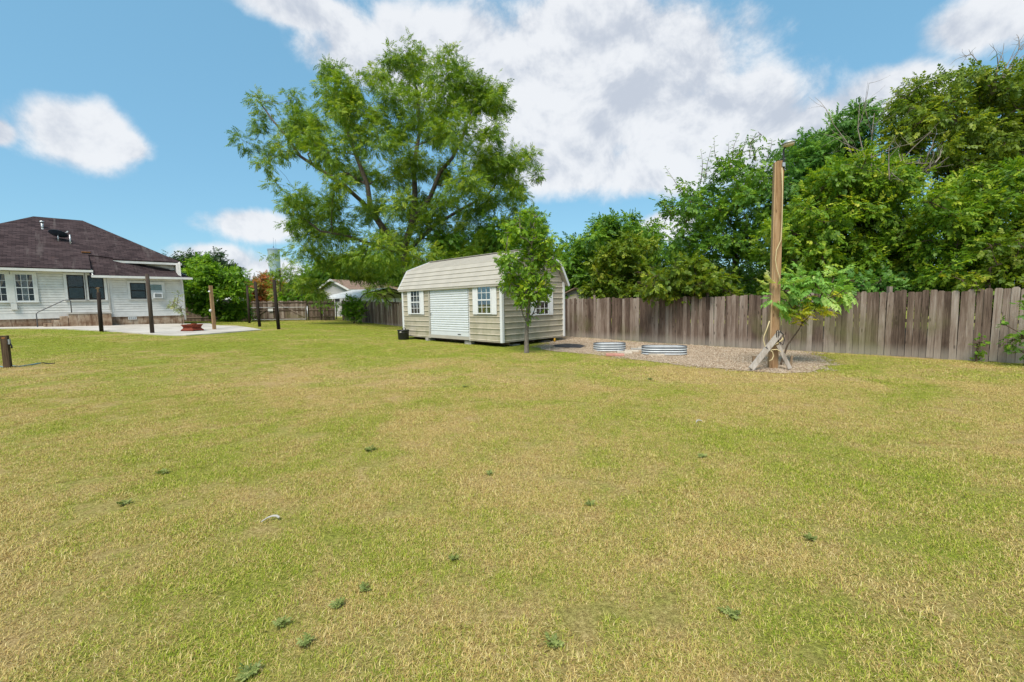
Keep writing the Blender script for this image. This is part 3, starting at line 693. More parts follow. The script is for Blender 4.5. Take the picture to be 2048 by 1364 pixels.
# porch block with steps and rail
porch = thing('porch_steps', 'stained concrete porch block with steps against the white house', 'steps', tuple(hw(2.5, -.9, 0)), R(45))
MB().b2((.03, 0, .3), (1.78, .83, 1.50)).build('landing', M['foundation'], porch, bevel=.02)
MB().b2((.0, -.03, 1.502), (1.82, .84, 1.585)).build('landing_slab', M['concrete'], porch, bevel=.01)
for k, (x0, z) in enumerate(((-.31, 1.40), (-.63, 1.20), (-.95, 1.03))):
    MB().b2((x0, .02, .3), (x0 + .318, .82, z)).build('step', M['foundation'], porch, bevel=.015)
rail = tag(MB().tube([hw(1.34, -.86, .75), hw(1.34, -.86, 1.56), hw(1.42, -.86, 1.66), hw(2.40, -.86, 2.26), hw(2.5, -.86, 2.285), hw(2.64, -.86, 2.28), hw(2.67, -.86, 2.2), hw(2.67, -.86, 1.56)], .024, 8).build('handrail', M['railsteel'], None, True),
    'thin bent pipe handrail beside the porch steps', 'handrail')
# dish on the roof
dz = roofz(2.54); dish = thing('satellite_dish', 'dark blue satellite dish on the shingle roof', 'satellite dish', tuple(hw(2.43, 2.54, dz)), R(45))
tube_part('mast', [(0, 0, 0), (0, -.02, .28), (0, .02, .46)], .026, M['galv'], dish)
MB().b2((-.09, -.09, -.045), (.09, .07, .02)).build('foot_plate', M['galvdull'], dish)
prof = [(0.001, 0)] + [(r_q, .10 * (r_q / .36) ** 2) for r_q in (.1, .2, .3, .36)] + [(.37, .105), (.355, .12)]
tilt = Matrix.Rotation(R(14), 3, 'Y') @ Matrix.Rotation(R(-26), 3, 'X')
MB().lathe(prof, (0, .02, .45), 28, 1.15, tilt).build('reflector', M['dish'], dish, True)
tube_part('feed_arm', [(.05, .05, .46), (.25, .3, .62), (.42, .02, .66)], .018, M['galvdull'], dish)
MB().lathe([(.001, 0), (.035, .01), (.04, .09), (.001, .1)], (.42, .02, .63), 10).build('feed_horn', M['white2'], dish)
# ------------------------------------------------------------------ storage shed: local x along the gable end, local y along the front
shed = thing('storage_shed', 'tan ribbed metal storage shed with white roll-up door and gambrel roof', 'shed', tuple(S0), R(45))
ZB, ZT, RB, RT = .22, 2.54, 3.32, 3.82                  # floor, eave, roof break, ridge
INX = .46
def rib_panel(length, h=.2286):                          # one siding course, rib along its foot, facing -y, running +x
    prof = [(0, 0), (-.024, .010), (-.024, .030), (0, .050), (0, h), (.012, h), (.012, 0)]
    return MB().prism([(0, y, z) for y, z in prof], (length, 0, 0)).mesh('panel')
def put_panel(me, loc, rot, parent, mat):
    o = link('panel', me, mat, parent); o.location = loc; o.rotation_euler = rot; return o
NC = 10; CH = (ZT - ZB) / NC
front = link('front_wall', MB().b2((.0305, .05, ZB + .01), (.10, SH_L - .05, ZT)).mesh('front_wall'), M['tan'], shed)
# openings along the front (y from near corner): right window, door, left window
def fy(px, py):                                          # bearing to distance along the front
    d = ray(px, py); o = np.array([0, 0, EYE]); t = ((S0 - o) @ E1) / (d @ E1); return (o + d * t - S0) @ E2, (o + d * t)[2]
z3 = lambda x, y: (780 + x / 5.389, 490 + y / 5.389)
dR, dL = fy(*z3(848, 700))[0], fy(*z3(432, 700))[0]
dB, dT = fy(*z3(700, 965))[1], fy(*z3(640, 432))[1]
segA, segB = (.09, dR - .03), (dL + .03, SH_L - .07)
pa, pb, pd = rib_panel(segA[1] - segA[0], CH), rib_panel(segB[1] - segB[0], CH), rib_panel(dL - dR + .06, CH)
for k in range(NC):
    for me, s0 in ((pa, segA), (pb, segB)):
        put_panel(me, (.02, s0[1], ZB + k * CH), (0, 0, R(-90)), front, M['tan'])
put_panel(pd, (.02, dL + .03, ZT - .10), (0, 0, R(-90)), front, M['tan']).scale.z = .4
# gable end panels on x axis, cut by the roof line
def roofline(x):
    x = min(x, SH_W - x)
    return ZT + (RB - ZT) * x / INX if x < INX else RB + (RT - RB) * (x - INX) / (SH_W / 2 - INX)
gab = link('gable_wall', MB().prism([(.05, .0325, ZB + .01), (SH_W - .05, .0325, ZB + .01), (SH_W - .05, .0325, ZT), (SH_W - INX, .0325, RB - .04), (SH_W / 2, .0325, RT - .04), (INX, .0325, RB - .04), (.05, .0325, ZT)], (0, .06, 0)).mesh('gable_wall'), M['tan'], shed)
back = MB().prism([(.05, SH_L - .1, ZB + .01), (SH_W - .05, SH_L - .1, ZB + .01), (SH_W - .05, SH_L - .1, ZT), (SH_W - INX, SH_L - .1, RB - .04), (SH_W / 2, SH_L - .1, RT - .04), (INX, SH_L - .1, RB - .04), (.05, SH_L - .1, ZT)], (0, .05, 0)).build('gable_wall', M['tan'], shed)
MB().b2((SH_W - .1, .1, ZB + .01), (SH_W - .04, SH_L - .1, ZT)).build('back_wall', M['tan'], shed)
k = 0; z = ZB
while z < RT - .15:
    zt = z + CH; x0 = .09; x1 = SH_W - .08
    if zt > ZT:
        zz = min(zt, RT - .06)
        lo = next(x for x in np.linspace(0, SH_W / 2, 400) if roofline(x) > zz or x > SH_W / 2 - .01) + .01
        x0, x1 = max(lo, .09), SH_W - max(lo, .09)
    put_panel(rib_panel(x1 - x0, CH), (x0, .02, z), (0, 0, 0), gab, M['tan']); z = zt
# trims
MB().b2((-.035, -.035, ZB - .04), (.085, .085, ZT - .02)).build('corner_trim', M['white2'], shed, bevel=.008)
MB().b2((SH_W - .08, -.035, ZB - .02), (SH_W + .03, .085, ZT)).build('corner_trim', M['white2'], shed, bevel=.008)
MB().b2((-.03, SH_L - .075, ZB - .02), (.085, SH_L + .03, ZT - .02)).build('corner_trim', M['white2'], shed, bevel=.008)
MB().b2((.0, .09, ZB - .035), (.09, dR - .04, ZB - .002)).build('base_trim', M['tan'], shed)
MB().b2((.0, dL + .10, ZB - .035), (.09, SH_L - .08, ZB - .002)).build('base_trim', M['tan'], shed)
MB().b2((.09, .0, ZB - .035), (SH_W - .085, .09, ZB - .002)).build('base_trim', M['tan'], shed)
MB().b2((.005, dR - .03, ZB - .04), (.07, dR - .002, ZT - .05)).build('door_trim', M['white2'], shed)
MB().b2((-.02, dL + .002, ZB - .04), (.07, dL + .10, ZT - .05)).build('door_trim', M['tanroof'], shed)
MB().b2((-.005, dR + .002, ZB - .02), (.07, dL, dB - .06)).build('door_sill', M['tanroof'], shed)
MB().b2((.02, dR, dT), (.07, dL, ZT - .07)).build('door_head', M['tan'], shed)
# roll-up door
dm = MB(); zz = dB + .12; pr = []; st = .098
while zz < dT - .01:
    for q, (dy, dz_) in enumerate(((0, 0), (-.020, .2), (-.020, .62), (0, .85))): pr.append((dy, zz + dz_ * st))
    zz += st
pr = [(p, min(z_, dT)) for p, z_ in pr]
V = [(.015 + p, y, z_) for y in (dR + .03, dL - .02) for p, z_ in pr]; n_ = len(pr)
dm.add(V, [(i, i + 1, n_ + i + 1, n_ + i) for i in range(n_ - 1)])
door = dm.build('roll_up_door', M['door'], shed)
MB().b2((.0, dR + .03, dB - .055), (.03, dL - .02, dB + .118)).build('bottom_bar', M['door'], door)
MB().b2((-.018, dL - .10, 1.22), (.0, dL - .04, 1.29)).build('latch', M['galvdull'], door)
MB().b2((-.012, dR + .55, dB + .0), (-.002, dR + .75, dB + .03)).build('pull_handle', M['darkframe'], door)
# windows with white shutters
def shed_window(c, z0, z1, wd, sh, origin, rz, parent):
    fr = MB(); b = .045
    fr.b2((-wd / 2, -.075, z0), (-wd / 2 + b, -.03, z1)); fr.b2((wd / 2 - b, -.075, z0), (wd / 2, -.03, z1)); fr.b2((-wd / 2 + b, -.075, z1 - b), (wd / 2 - b, -.03, z1)); fr.b2((-wd / 2 + b, -.075, z0), (wd / 2 - b, -.03, z0 + b))
    zm = (z0 + z1) / 2; fr.b2((-wd / 2 + b, -.08, zm - .025), (wd / 2 - b, -.03, zm + .025))
    for q in (1, 2):
        x = -wd / 2 + wd * q / 3; fr.b2((x - .010, -.066, z0 + b), (x + .010, -.05, zm - .025)); fr.b2((x - .010, -.066, zm + .025), (x + .010, -.05, z1 - b))
    for a, c2 in ((z0, zm), (zm, z1)): zz = (a + c2) / 2; fr.b2((-wd / 2 + b, -.064, zz - .010), (wd / 2 - b, -.052, zz + .010))
    o = fr.build('window', M['white2'], parent); o.location = origin; o.rotation_euler = (0, 0, rz)
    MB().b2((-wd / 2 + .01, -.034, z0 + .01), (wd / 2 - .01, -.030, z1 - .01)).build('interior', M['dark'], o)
    pw, ph = wd / 3, (z1 - z0) / 4; pm = MB().b2((0, -.056, 0), (pw, -.054, ph)).mesh('pane')
    for i in range(3):
        for j in range(4):
            q = link('pane', pm, M['glass'], o); q.location = (-wd / 2 + i * pw, 0, z0 + j * ph)
    for s_ in (-1, 1):
        x0 = s_ * (wd / 2 + .004); x1 = s_ * (wd / 2 + sh)
        h_ = MB().b2((x0, -.06, z0 - .01), (x1, -.028, z1 + .01)).build('shutter', M['white2'], o)
        g_ = MB()
        for q in range(5): xx = x0 + (x1 - x0) * (q + .5) / 5; g_.b2((xx - .010, -.065, z0 + .05), (xx + .010, -.0605, z1 - .05))
        g_.build('slat', M['white2'], h_)
    return o
y0, z_t = fy(*z3(1148, 440)); y1, _ = fy(*z3(892, 450)); _, z_b = fy(*z3(1025, 745)); _, z_t = fy(*z3(1025, 437))
ww = (y1 - y0); win = shed_window(0, z_b, z_t, ww * .60, ww * .20, (.03, (y0 + y1) / 2, 0), R(-90), front)
MB().b2((-.15, -.048, z_b + .05), (-.02, -.036, z_b + .38)).build('stored_box', M['rust'], win); MB().b2((.05, -.048, z_b + .05), (.2, -.036, z_b + .2)).build('stored_box', M['white'], win)
y0b, _ = fy(*z3(362, 490)); y1b, _ = fy(*z3(190, 490)); _, zb2 = fy(*z3(278, 745)); _, zt2 = fy(*z3(278, 487))
ww2 = y1b - y0b; win = shed_window(0, zb2, zt2, ww2 * .60, ww2 * .20, (.03, (y0b + y1b) / 2, 0), R(-90), front)
m = MB()
for q in range(4): m.b2((-.18 + q * .11, -.046, zb2 + .05), (-.13 + q * .11, -.038, zt2 - .05))
m.build('blind', M['galvdull'], win)
win = shed_window(0, 1.17, 1.17 + (z_t - z_b), ww * .60, ww * .20, (2.27, .03, 0), 0, gab)
# roof panels
def roof_strip(p0, p1, parent, w0):                      # courses between two edges given in (x,z), running along y
    p0 = np.array(p0); p1 = np.array(p1); Ls = np.linalg.norm(p1 - p0); n = max(1, round(Ls / .23)); e = (p1 - p0) / Ls; st = Ls / n
    nrm = np.array([-e[1], e[0]]) * w0
    prof = [(0, 0), (.008, .022), (.028, .022), (.04, 0), (st, 0), (st, -.02), (0, -.02)]
    pts = [e * a + nrm * b for a, b in prof]
    me = MB().prism([(q[0], -.20, q[1]) for q in pts], (0, SH_L + .42, 0)).mesh('roof_panel')
    for k in range(n):
        b0 = p0 + e * st * k; o = link('roof_panel', me, M['tanroof'], parent); o.location = (b0[0], 0, b0[1])
rf = MB().bar((SH_W / 2, -.21, RT + .035), (SH_W / 2, SH_L + .23, RT + .035), .25, .02).build('roof', M['tanroof'], shed)
oh = -.09; slope = (RB - ZT) / INX
roof_strip((oh, ZT + oh * slope + .0), (INX, RB), rf, 1); roof_strip((INX, RB), (SH_W / 2, RT + .02), rf, 1)
roof_strip((SH_W - oh, ZT + oh * slope), (SH_W - INX, RB), rf, -1); roof_strip((SH_W - INX, RB), (SH_W / 2, RT + .02), rf, -1)
for yy in (-.215, SH_L + .215):
    t_ = MB()
    for a, b in (((oh, ZT + oh * slope), (INX, RB)), ((INX, RB), (SH_W / 2, RT + .02)), ((SH_W - oh, ZT + oh * slope), (SH_W - INX, RB)), ((SH_W - INX, RB), (SH_W / 2, RT + .02))):
        t_.bar((a[0], yy, a[1] - .01), (b[0], yy, b[1] - .01), .03, .10)
    t_.build('rake_trim', M['white2'], rf)
MB().b2((oh - .005, -.19, ZT + oh * slope - .07), (oh + .03, SH_L + .2, ZT + oh * slope - .005)).build('drip_edge', M['tanroof'], rf)
sof = MB(); sof.prism([(oh, SH_L + .03, ZT + oh * slope - .02), (.1, SH_L + .03, ZT - .05), (.1, SH_L + .03, ZT - .02)], (0, .18, 0)); sof.build('soffit', M['white2'], rf)
# skids and blocks
for x in (.5, 1.9, 3.2): MB().b2((x - .05, .15, ZB - .15), (x + .05, SH_L - .2, ZB - .001)).build('skid', M['stump'], shed)
def block(x, y, lab, rz=45, h=.0):
    p = sw(x, y); z = gz(p[0], p[1]) - .03; top = ZB - (.15 if h == 0 else h)
    o = MB(); a = .2; b = .1; hh = max(.08, top - z - .004)
    o.b2((-a, -b, 0), (a, -b + .035, hh)); o.b2((-a, b - .035, 0), (a, b, hh))
    for q in (-a, -.018, a - .036): o.b2((q, -b + .0352, 0), (q + .036, b - .0352, hh))
    ob = o.build('concrete_block', M['cblock']); ob.location = (p[0], p[1], z); ob.rotation_euler = (0, 0, R(rz)); tag(ob, lab, 'block', 'concrete blocks under the shed'); return ob
block(.16, fy(880, 690)[0] - 1.85, 'grey concrete block under the shed between its door and right window', 135, .04)
block(.16, fy(855, 680)[0], 'grey hollow block under the shed left of its roll-up door', 45, .04)
block(.9, .25, 'weathered block under the shed gable beside the young tree', 45)
block(.9, SH_L - .35, 'grey block under the shed behind the black planter tub', 45)
block(2.9, .35, 'grey block under the shed gable near the gravel', 45)
# ------------------------------------------------------------------ fences
def dogear(wd, h, th=.019, ear=.03):
    return MB().prism([(0, 0, 0), (wd, 0, 0), (wd, 0, h - ear), (wd - ear, 0, h), (ear, 0, h), (0, 0, h - ear)], (0, th, 0)).mesh('board')
boards = [dogear(.138, 1.86), dogear(.136, 1.84, .018, .022), dogear(.139, 1.87, .02, .035), dogear(.090, 1.85, .02, .02)]
def fence_run(parent, s0, s1, fn, rz, step=.1405, mat=None, seed=0, hscale=1., first=0.):
    r = random.Random(seed); s = s0
    while s < s1:
        k = 3 if r.random() < .08 else r.choice((0, 1, 2)); st = step if k < 3 else .092
        p = fn(s); o = link('board', boards[k], mat, parent)
        z = gz(p[0], p[1])
        jo = r.uniform(-.009, .009); o.location = (p[0] - parent.location[0] + jo * math.sin(rz), p[1] - parent.location[1] - jo * math.cos(rz), z - parent.location[2] + r.uniform(-.025, .015))
        o.rotation_euler = (r.uniform(-.012, .012), r.uniform(-.010, .010), rz + r.uniform(-.035, .035)); o.scale.z = hscale * r.uniform(.968, .99)
        s += st + r.uniform(.001, .007)
frz = math.atan2(FD[1], FD[0])
pl = fw(0); long_fence = thing('wooden_fence', 'tall weathered grey-brown dog-eared board fence running behind the shed', 'fence', (pl[0], pl[1], gz(pl[0], pl[1])))
if M['board'].name not in [x.name for x in boards[0].materials if x]: pass
def run(parent, a, b, seed, mat, **kw):
    for bme in boards: bme.materials.clear()
    fence_run(parent, a, b, fw, frz, mat=mat, seed=seed, **kw)
for bme in boards: bme.materials.append(None)
def set_mat(o, mat):
    o.material_slots[0].link = 'OBJECT'; o.material_slots[0].material = mat
_link = link
def link(name, me, mat=None, parent=None, smooth=False):
    o = _link(name, me, None if me in boards else mat, parent, smooth)
    if me in boards: set_mat(o, mat)
    return o
fence_run(long_fence, -3.0, 14.9, fw, frz, mat=M['board'], seed=3)
fence_run(long_fence, 27.0, 41.0, fw, frz, mat=M['board'], seed=4)
def along(s, off, z): p = fw(s, off); return (p[0] - pl[0], p[1] - pl[1], gz(p[0], p[1]) - long_fence.location[2] + z)
for a, b in ((-3., 14.9), (27., 41.)):
    n = int((b - a) / 2.4)
    for k in range(n):
        s0, s1 = a + (b - a) * k / n, a + (b - a) * (k + 1) / n
        for zz in (.35, 1.0, 1.6): MB().bar(along(s0 + .01, .075, zz), along(s1 - .01, .075, zz), .04, .09).build('rail', M['board'], long_fence)
        q0 = along(s0, .16, -.2); MB().b2((q0[0] - .045, q0[1] - .045, q0[2]), (q0[0] + .045, q0[1] + .045, q0[2] + 2.15)).build('post', M['board'], long_fence)
struct(sheet('shade_sheet', [fw(-4, .25)[:2], fw(16, .25)[:2], fw(16, 14)[:2], fw(-4, 14)[:2]], .02, M['litter'], sub=2), 'added dark ground sheet with painted shade behind the long fence')  # added sheet, coloured as shade so the gaps between boards stay dark
# back fence with its double gate, rails on the yard side
BF0 = fw(42.4)[:2]; BF0 = np.array([-16.6, 41.4]); BF1 = np.array([-30.5, 39.3]); BD = (BF1 - BF0) / np.linalg.norm(BF1 - BF0); BN = np.array([-BD[1], BD[0]])   # BN points to the yard
BN = BN if BN @ np.array([0, -1]) > 0 else -BN
brz = math.atan2(BD[1], BD[0])
def bw(s, off=0.): p = BF0 + BD * s + BN * off; return np.array([p[0], p[1], 0])
back_fence = thing('wooden_fence', 'dark brown board fence with its rails showing beside the double gate', 'fence', (BF0[0], BF0[1], gz(*BF0)))
def bspan(x): # bearing to run distance
    d = ray(x, 620)[:2]; A = np.array([d, -BD]).T; return np.linalg.solve(A, BF0)[1]
gA, gB, gC = bspan(613), bspan(557), bspan(502)
fence_run(back_fence, 0., gA - .1, bw, brz, mat=M['oldboard'], seed=5); fence_run(back_fence, gC + .12, 13.8, bw, brz, mat=M['oldboard'], seed=6)
def brel(s, off, z, par): p = bw(s, off); return (p[0] - par.location[0], p[1] - par.location[1], gz(p[0], p[1]) - par.location[2] + z)
for a, b in ((.05, gA - .12), (gC + .15, (gC + 13.8) / 2), ((gC + 13.8) / 2 + .02, 13.7)):
    for zz in (.35, .98, 1.62): MB().bar(brel(a, .045, zz, back_fence), brel(b, .045, zz, back_fence), .04, .09).build('rail', M['oldboard'], back_fence)
for s_ in (.0, (gA) / 2, gA - .05, gC + .06, 8.5 + 1, 13.7):
    q0 = brel(s_, .09, -.15, back_fence); MB().box((q0[0], q0[1], q0[2] + 1.05), (.09, .09, 2.1)).build('post', M['oldboard'], back_fence)
for nm, a, b, up in (('left', gB + .02, gC - .03, 1), ('right', gA + .03, gB - .02, -1)):
    p0 = bw(a); gate = thing('wooden_gate', 'grey-brown board gate leaf with brace rising %s' % ('towards the middle, white sign on it' if up > 0 else 'towards its latch, without a sign'), 'gate', (p0[0], p0[1], gz(p0[0], p0[1])), group='double gate leaves')
    fence_run(gate, a, b - .1, bw, brz, mat=M['board'], seed=7 + up)
    for zz in (.18, .95, 1.66): MB().bar(brel(a, .04, zz, gate), brel(b, .04, zz, gate), .035, .09).build('rail', M['oldboard'], gate)
    lo, hi = (b, a) if up > 0 else (a, b)
    MB().bar(brel(lo, .065, .22, gate), brel(hi, .065, 1.62, gate), .03, .09).build('brace', M['board'], gate)
    fr = MB()
    for zz in (.12, 1.22): fr.tube([brel(a + .03, .12, zz, gate), brel(b - .03, .12, zz, gate)], .02, 6)
    for ss in (a + .03, b - .03): fr.tube([brel(ss, .12, .12, gate), brel(ss, .12, 1.22, gate)], .02, 6)
    fr.build('pipe_frame', M['galv'], gate)
    if up > 0:
        c = brel(a + .62, .15, 1.0, gate); MB().box(c, (.42, .012, .24), Matrix.Rotation(brz, 3, 'Z')).build('sign', M['white2'], gate)
for i, (s_, lab) in enumerate(((gA - .12, 'galvanised steel gate post between gate and dark fence'), (gC + .08, 'galvanised steel gate post by the leafy shrubs'))):
    p = bw(s_, .16); z = gz(p[0], p[1]); o = MB().tube([(0, 0, -.2), (0, 0, 1.32)], .035, 10).build('gate_post', M['galv'], None, True); o.location = (p[0], p[1], z)
    MB().lathe([(.038, 1.31), (.04, 1.34), (.001, 1.37)], (0, 0, 0), 10).build('post_cap', M['galv'], o); tag(o, lab, 'gate post')
# ------------------------------------------------------------------ free standing posts
def post(px, py, top_px, top_py, D, r, mat, lab, square=False, n=8):
    b = P(px, py, D); b[2] = gz(b[0], b[1]) - .05; t = P(top_px, top_py, D); t = np.array([b[0] + (t[0] - b[0]) * 1.0, t[1], t[2]])
    o = MB(); d = t - b
    if square: o.bar((0, 0, 0), tuple(d), r * 2, r * 2, up=(.6, .8, 0))
    else: o.tube([(0, 0, 0), tuple(d * .5 + np.array([random.uniform(-.01, .01), 0, 0])), tuple(d)], [r, r * .97, r * .9], n)
    ob = o.build('wooden_post', mat, None, not square); ob.location = tuple(b)
    return tag(ob, lab, 'post', 'posts around the patio'), d
post(203, 662, 197, 585, 22, .085, M['post'], 'short dark post with a rusty fitting on top before the porch')
q = P(196, 580, 22); hd = MB().tube([(q[0] - .10, q[1], q[2] + .07), (q[0], q[1], q[2] + .11), (q[0] + .09, q[1], q[2] + .09)], .03, 6); hd.tube([(q[0], q[1], q[2] - .12), (q[0], q[1], q[2] + .1)], .04, 6)
tag(hd.build('post_fitting', M['stump']), 'rusty grey metal fitting on the short dark post', 'fitting')
post(305, 669, 294, 548, 22, .09, M['post'], 'tall dark post before the window air conditioner')
tp, td = post(429, 660, 421, 571, 25, .075, M['tanpost'], 'tan peeled post carrying two white insulators', True)
for py_, s_ in ((583, .05), (621, .08)):
    q = P(418.5 if py_ < 600 else 421, py_, 24.9); o = MB().lathe([(.001, -.05), (s_ * .8, -.045), (s_, 0), (s_ * .7, .045), (.001, .055)], (0, 0, 0), 12, 1., Matrix.Rotation(R(90), 3, 'Y')); ob = o.build('insulator', M['white2'], tp, True); ob.location = tuple(q - np.array(tp.location))
post(499, 647, 494, 571, 33.5, .085, M['post'], 'slim dark post beside the gate hinge')
post(519.5, 652.5, 510, 563, 28, .095, M['post'], 'dark post standing before the left gate leaf')
post(557.5, 657.5, 548, 560, 25.5, .10, M['post'], 'dark post standing before the middle of the double gate')
# cut fence post with hose by the left
b = P(16, 735, 11.4); zb = gz(b[0], b[1]); hgt = P(14, 671, 11.4)[2] - zb
st = thing('stub_post', 'short square wooden post with a tap on bare ground near the patio', 'post', (b[0], b[1], zb), R(28))
MB().b2((-.065, -.065, -.1), (.065, .065, hgt)).build('post', M['stump'], st, bevel=.006)
MB().b2((.067, -.05, hgt - .23), (.10, .03, hgt - .10)).build('tap_box', M['galvdull'], st); tube_part('pipe', [(.085, 0, hgt - .2), (.12, -.02, hgt - .28), (.12, -.03, hgt - .34)], .018, M['black'], st)
MB().box((0, -.068, hgt - .06), (.06, .006, .03)).build('hook', M['rust'], st)
def gpts(ps, up=.02): return [tuple(np.array(G(*p)) + np.array([0, 0, up])) for p in ps]
tag(MB().tube(gpts([(-30, 735), (0, 734), (8, 736), (22, 733), (40, 734), (60, 731), (75, 728.5), (82, 727.5)], .02), .014, 6).build('garden_hose', M['hose'], None, True), 'pale blue garden hose lying on the grass by the stub post', 'hose')
tag(MB().tube(gpts([(82, 727.5), (86, 726.5), (92, 728), (100, 728.5), (110, 727.5)], .02), .012, 6).build('hose_end', M['black'], None, True), 'black hose nozzle end lying on the grass', 'hose nozzle')
# ------------------------------------------------------------------ neighbours beyond the fences
a_, b_ = np.array([.54, .84]), np.array([-.84, .54]); c0 = P(700, 600, 55)[:2]
nh = thing('neighbour_house', 'grey-sided house with brown shingle roof behind the fence', 'house', (c0[0], c0[1], gz(*c0)), math.atan2(a_[1], a_[0]))
NW, NL, NE, NR = 6.2, 16., 3.75, 5.05; nz = nh.location[2]
def lapwall(mm, p, d, Ln, z0, z1, nrm):
    z = z0
    while z < z1: t = min(z + .2, z1); mm.prism([(*(p + nrm * .0), z), (*(p + nrm * .025), z), (*(p + nrm * .005), t + .02), (*(p + nrm * .0), t + .02)], (*(d * Ln), 0)); z = t
mm = MB(); lapwall(mm, np.array([0., 0]), np.array([1., 0]), NL, .0, NE - .2 - nz, np.array([0, -1.])); lapwall(mm, np.array([0., 0]), np.array([0, 1.]), NW, 0, NE - .2 - nz, np.array([-1., 0])); mm.b2((.002, .002, 0), (NL, NW, NE - .1 - nz))
mm.prism([(-.004, 0, NE - .15 - nz), (-.004, NW, NE - .15 - nz), (-.004, NW / 2, NR - .1 - nz)], (.1, 0, 0)); mm.build('wall', M['greywall'], nh)
rm = MB(); e = .45
for s_ in (-1, 1):
    y0 = NW / 2 + s_ * (NW / 2 + e); ze = NE - nz - .1; rm.prism([(-e, y0, ze), (-e, NW / 2, NR - nz), (-e, NW / 2, NR - nz + .09), (-e, y0, ze + .09)], (NL + 2 * e, 0, 0))
nr = rm.build('roof', M['brownroof'], nh)
tm = MB(); tm.bar((-e, -e - .02, NE - nz - .10), (NL + e, -e - .02, NE - nz - .10), .04, .2); tm.build('fascia', M['white'], nr)
tm = MB()
for s_ in (-1, 1): tm.bar((-e - .02, NW / 2 + s_ * (NW / 2 + e), NE - nz - .08), (-e - .02, NW / 2, NR - nz + .02), .04, .22)
tm.build('rake_board', M['white'], nr)
MB().b2((-.06, 3.4, .4), (-.02, 4.6, 2.35)).build('door_opening', M['dark'], nh); MB().b2((-.1, 4.62, .2), (-.03, 4.85, 2.5)).build('door_trim', M['white'], nh); MB().b2((-.1, 3.15, .2), (-.03, 3.38, 2.5)).build('door_trim', M['white'], nh)
MB().b2((-.06, 2.0, 1.9), (-.02, 2.9, 2.5)).build('window', M['dark'], nh); wq = MB().b2((.6, -.06, 2.2), (1.6, -.03, 2.9)).build('window', M['white'], nh); MB().b2((.7, -.075, 2.3), (1.5, -.062, 2.8)).build('pane', M['screen'], wq)
MB().b2((.02, -.06, 0), (.20, -.03, NE - nz - .25)).build('corner_board', M['white'], nh)
# carport
cp = P(722, 605, 40.3)[:2]; cz = gz(*cp); carport = thing('carport', 'open metal carport with white ribbed roof and black bent bows', 'carport', (cp[0], cp[1], cz), R(45))
CWd, CLn, HL, HR = 5.6, 7.2, 2.35 - cz + .2, 3.2 - cz + .12
def bow(y, r=.05):
    pts = [(0, y, 0), (0, y, HL - .25), (.06, y, HL - .05), (.30, y, HL + .18), (.55, y, HL + .28), (CWd / 2, y, HR), (CWd - .55, y, HL + .28), (CWd - .3, y, HL + .18), (CWd - .06, y, HL - .05), (CWd, y, HL - .25), (CWd, y, 0)]
    return MB().tube(pts, r, 6).build('bow', M['black'], carport, True)
for k in range(5): bow(.05 + k * (CLn - .1) / 4)
for s_ in (0, 1):
    n = 8; pr = [(-.12, HL - .12), (.02, HL + .03), (.28, HL + .25), (.53, HL + .34), (CWd / 2, HR + .07)]
    seg = [np.array(q) for q in pr]; fine = []
    for i in range(len(seg) - 1):
        k = max(1, int(np.linalg.norm(seg[i + 1] - seg[i]) / .23))
        for j in range(k): fine.append((seg[i] + (seg[i + 1] - seg[i]) * j / k, i))
    for j in range(len(fine)):
        a = fine[j][0]; bq = fine[j + 1][0] if j + 1 < len(fine) else seg[-1]
        A_2, B_2 = (a, bq) if s_ == 0 else (np.array([CWd - a[0], a[1]]), np.array([CWd - bq[0], bq[1]]))
        e_ = (B_2 - A_2); nn = np.array([-e_[1], e_[0]]); nn = nn / np.linalg.norm(nn) * (1 if s_ == 0 else -1)
        pts = [A_2, A_2 + nn * .03 + e_ * .05, A_2 + nn * .03 + e_ * .2, A_2 + e_ * .3, B_2, B_2 - nn * .012, A_2 - nn * .012]
        MB().prism([(q[0], -.1, q[1]) for q in pts], (0, CLn + .2, 0)).build('roof_panel', M['whitemetal'], carport)
# small neighbour shed seen over the long fence
sp = P(1150, 600, 25)[:2]; ns = thing('garden_shed', 'little tan garden shed with brown gable roof beyond the fence', 'shed', (sp[0], sp[1], gz(*sp)), R(-8))
ztop = P(1147, 577, 25)[2] - gz(*sp); hwid = 1.15
mm = MB().b2((-hwid, 0, 0), (hwid, 2.5, ztop - .55)); mm.prism([(-hwid, 0.001, ztop - .55), (hwid, .001, ztop - .55), (0, .001, ztop - .02)], (0, 2.4, 0)); mm.build('wall', M['tan'], ns)
g = MB()
for k in range(8): g.b2((-hwid, -.012, .1 + k * .23), (hwid, -.001, .12 + k * .23))
g.build('batten', M['tan'], ns)
rm = MB()
for s_ in (-1, 1): rm.prism([(s_ * (hwid + .22), -.25, ztop - .66), (0, -.25, ztop), (0, -.25, ztop + .06), (s_ * (hwid + .22), -.25, ztop - .60)], (0, 3., 0))
rm.build('roof', M['brownroof'], ns)
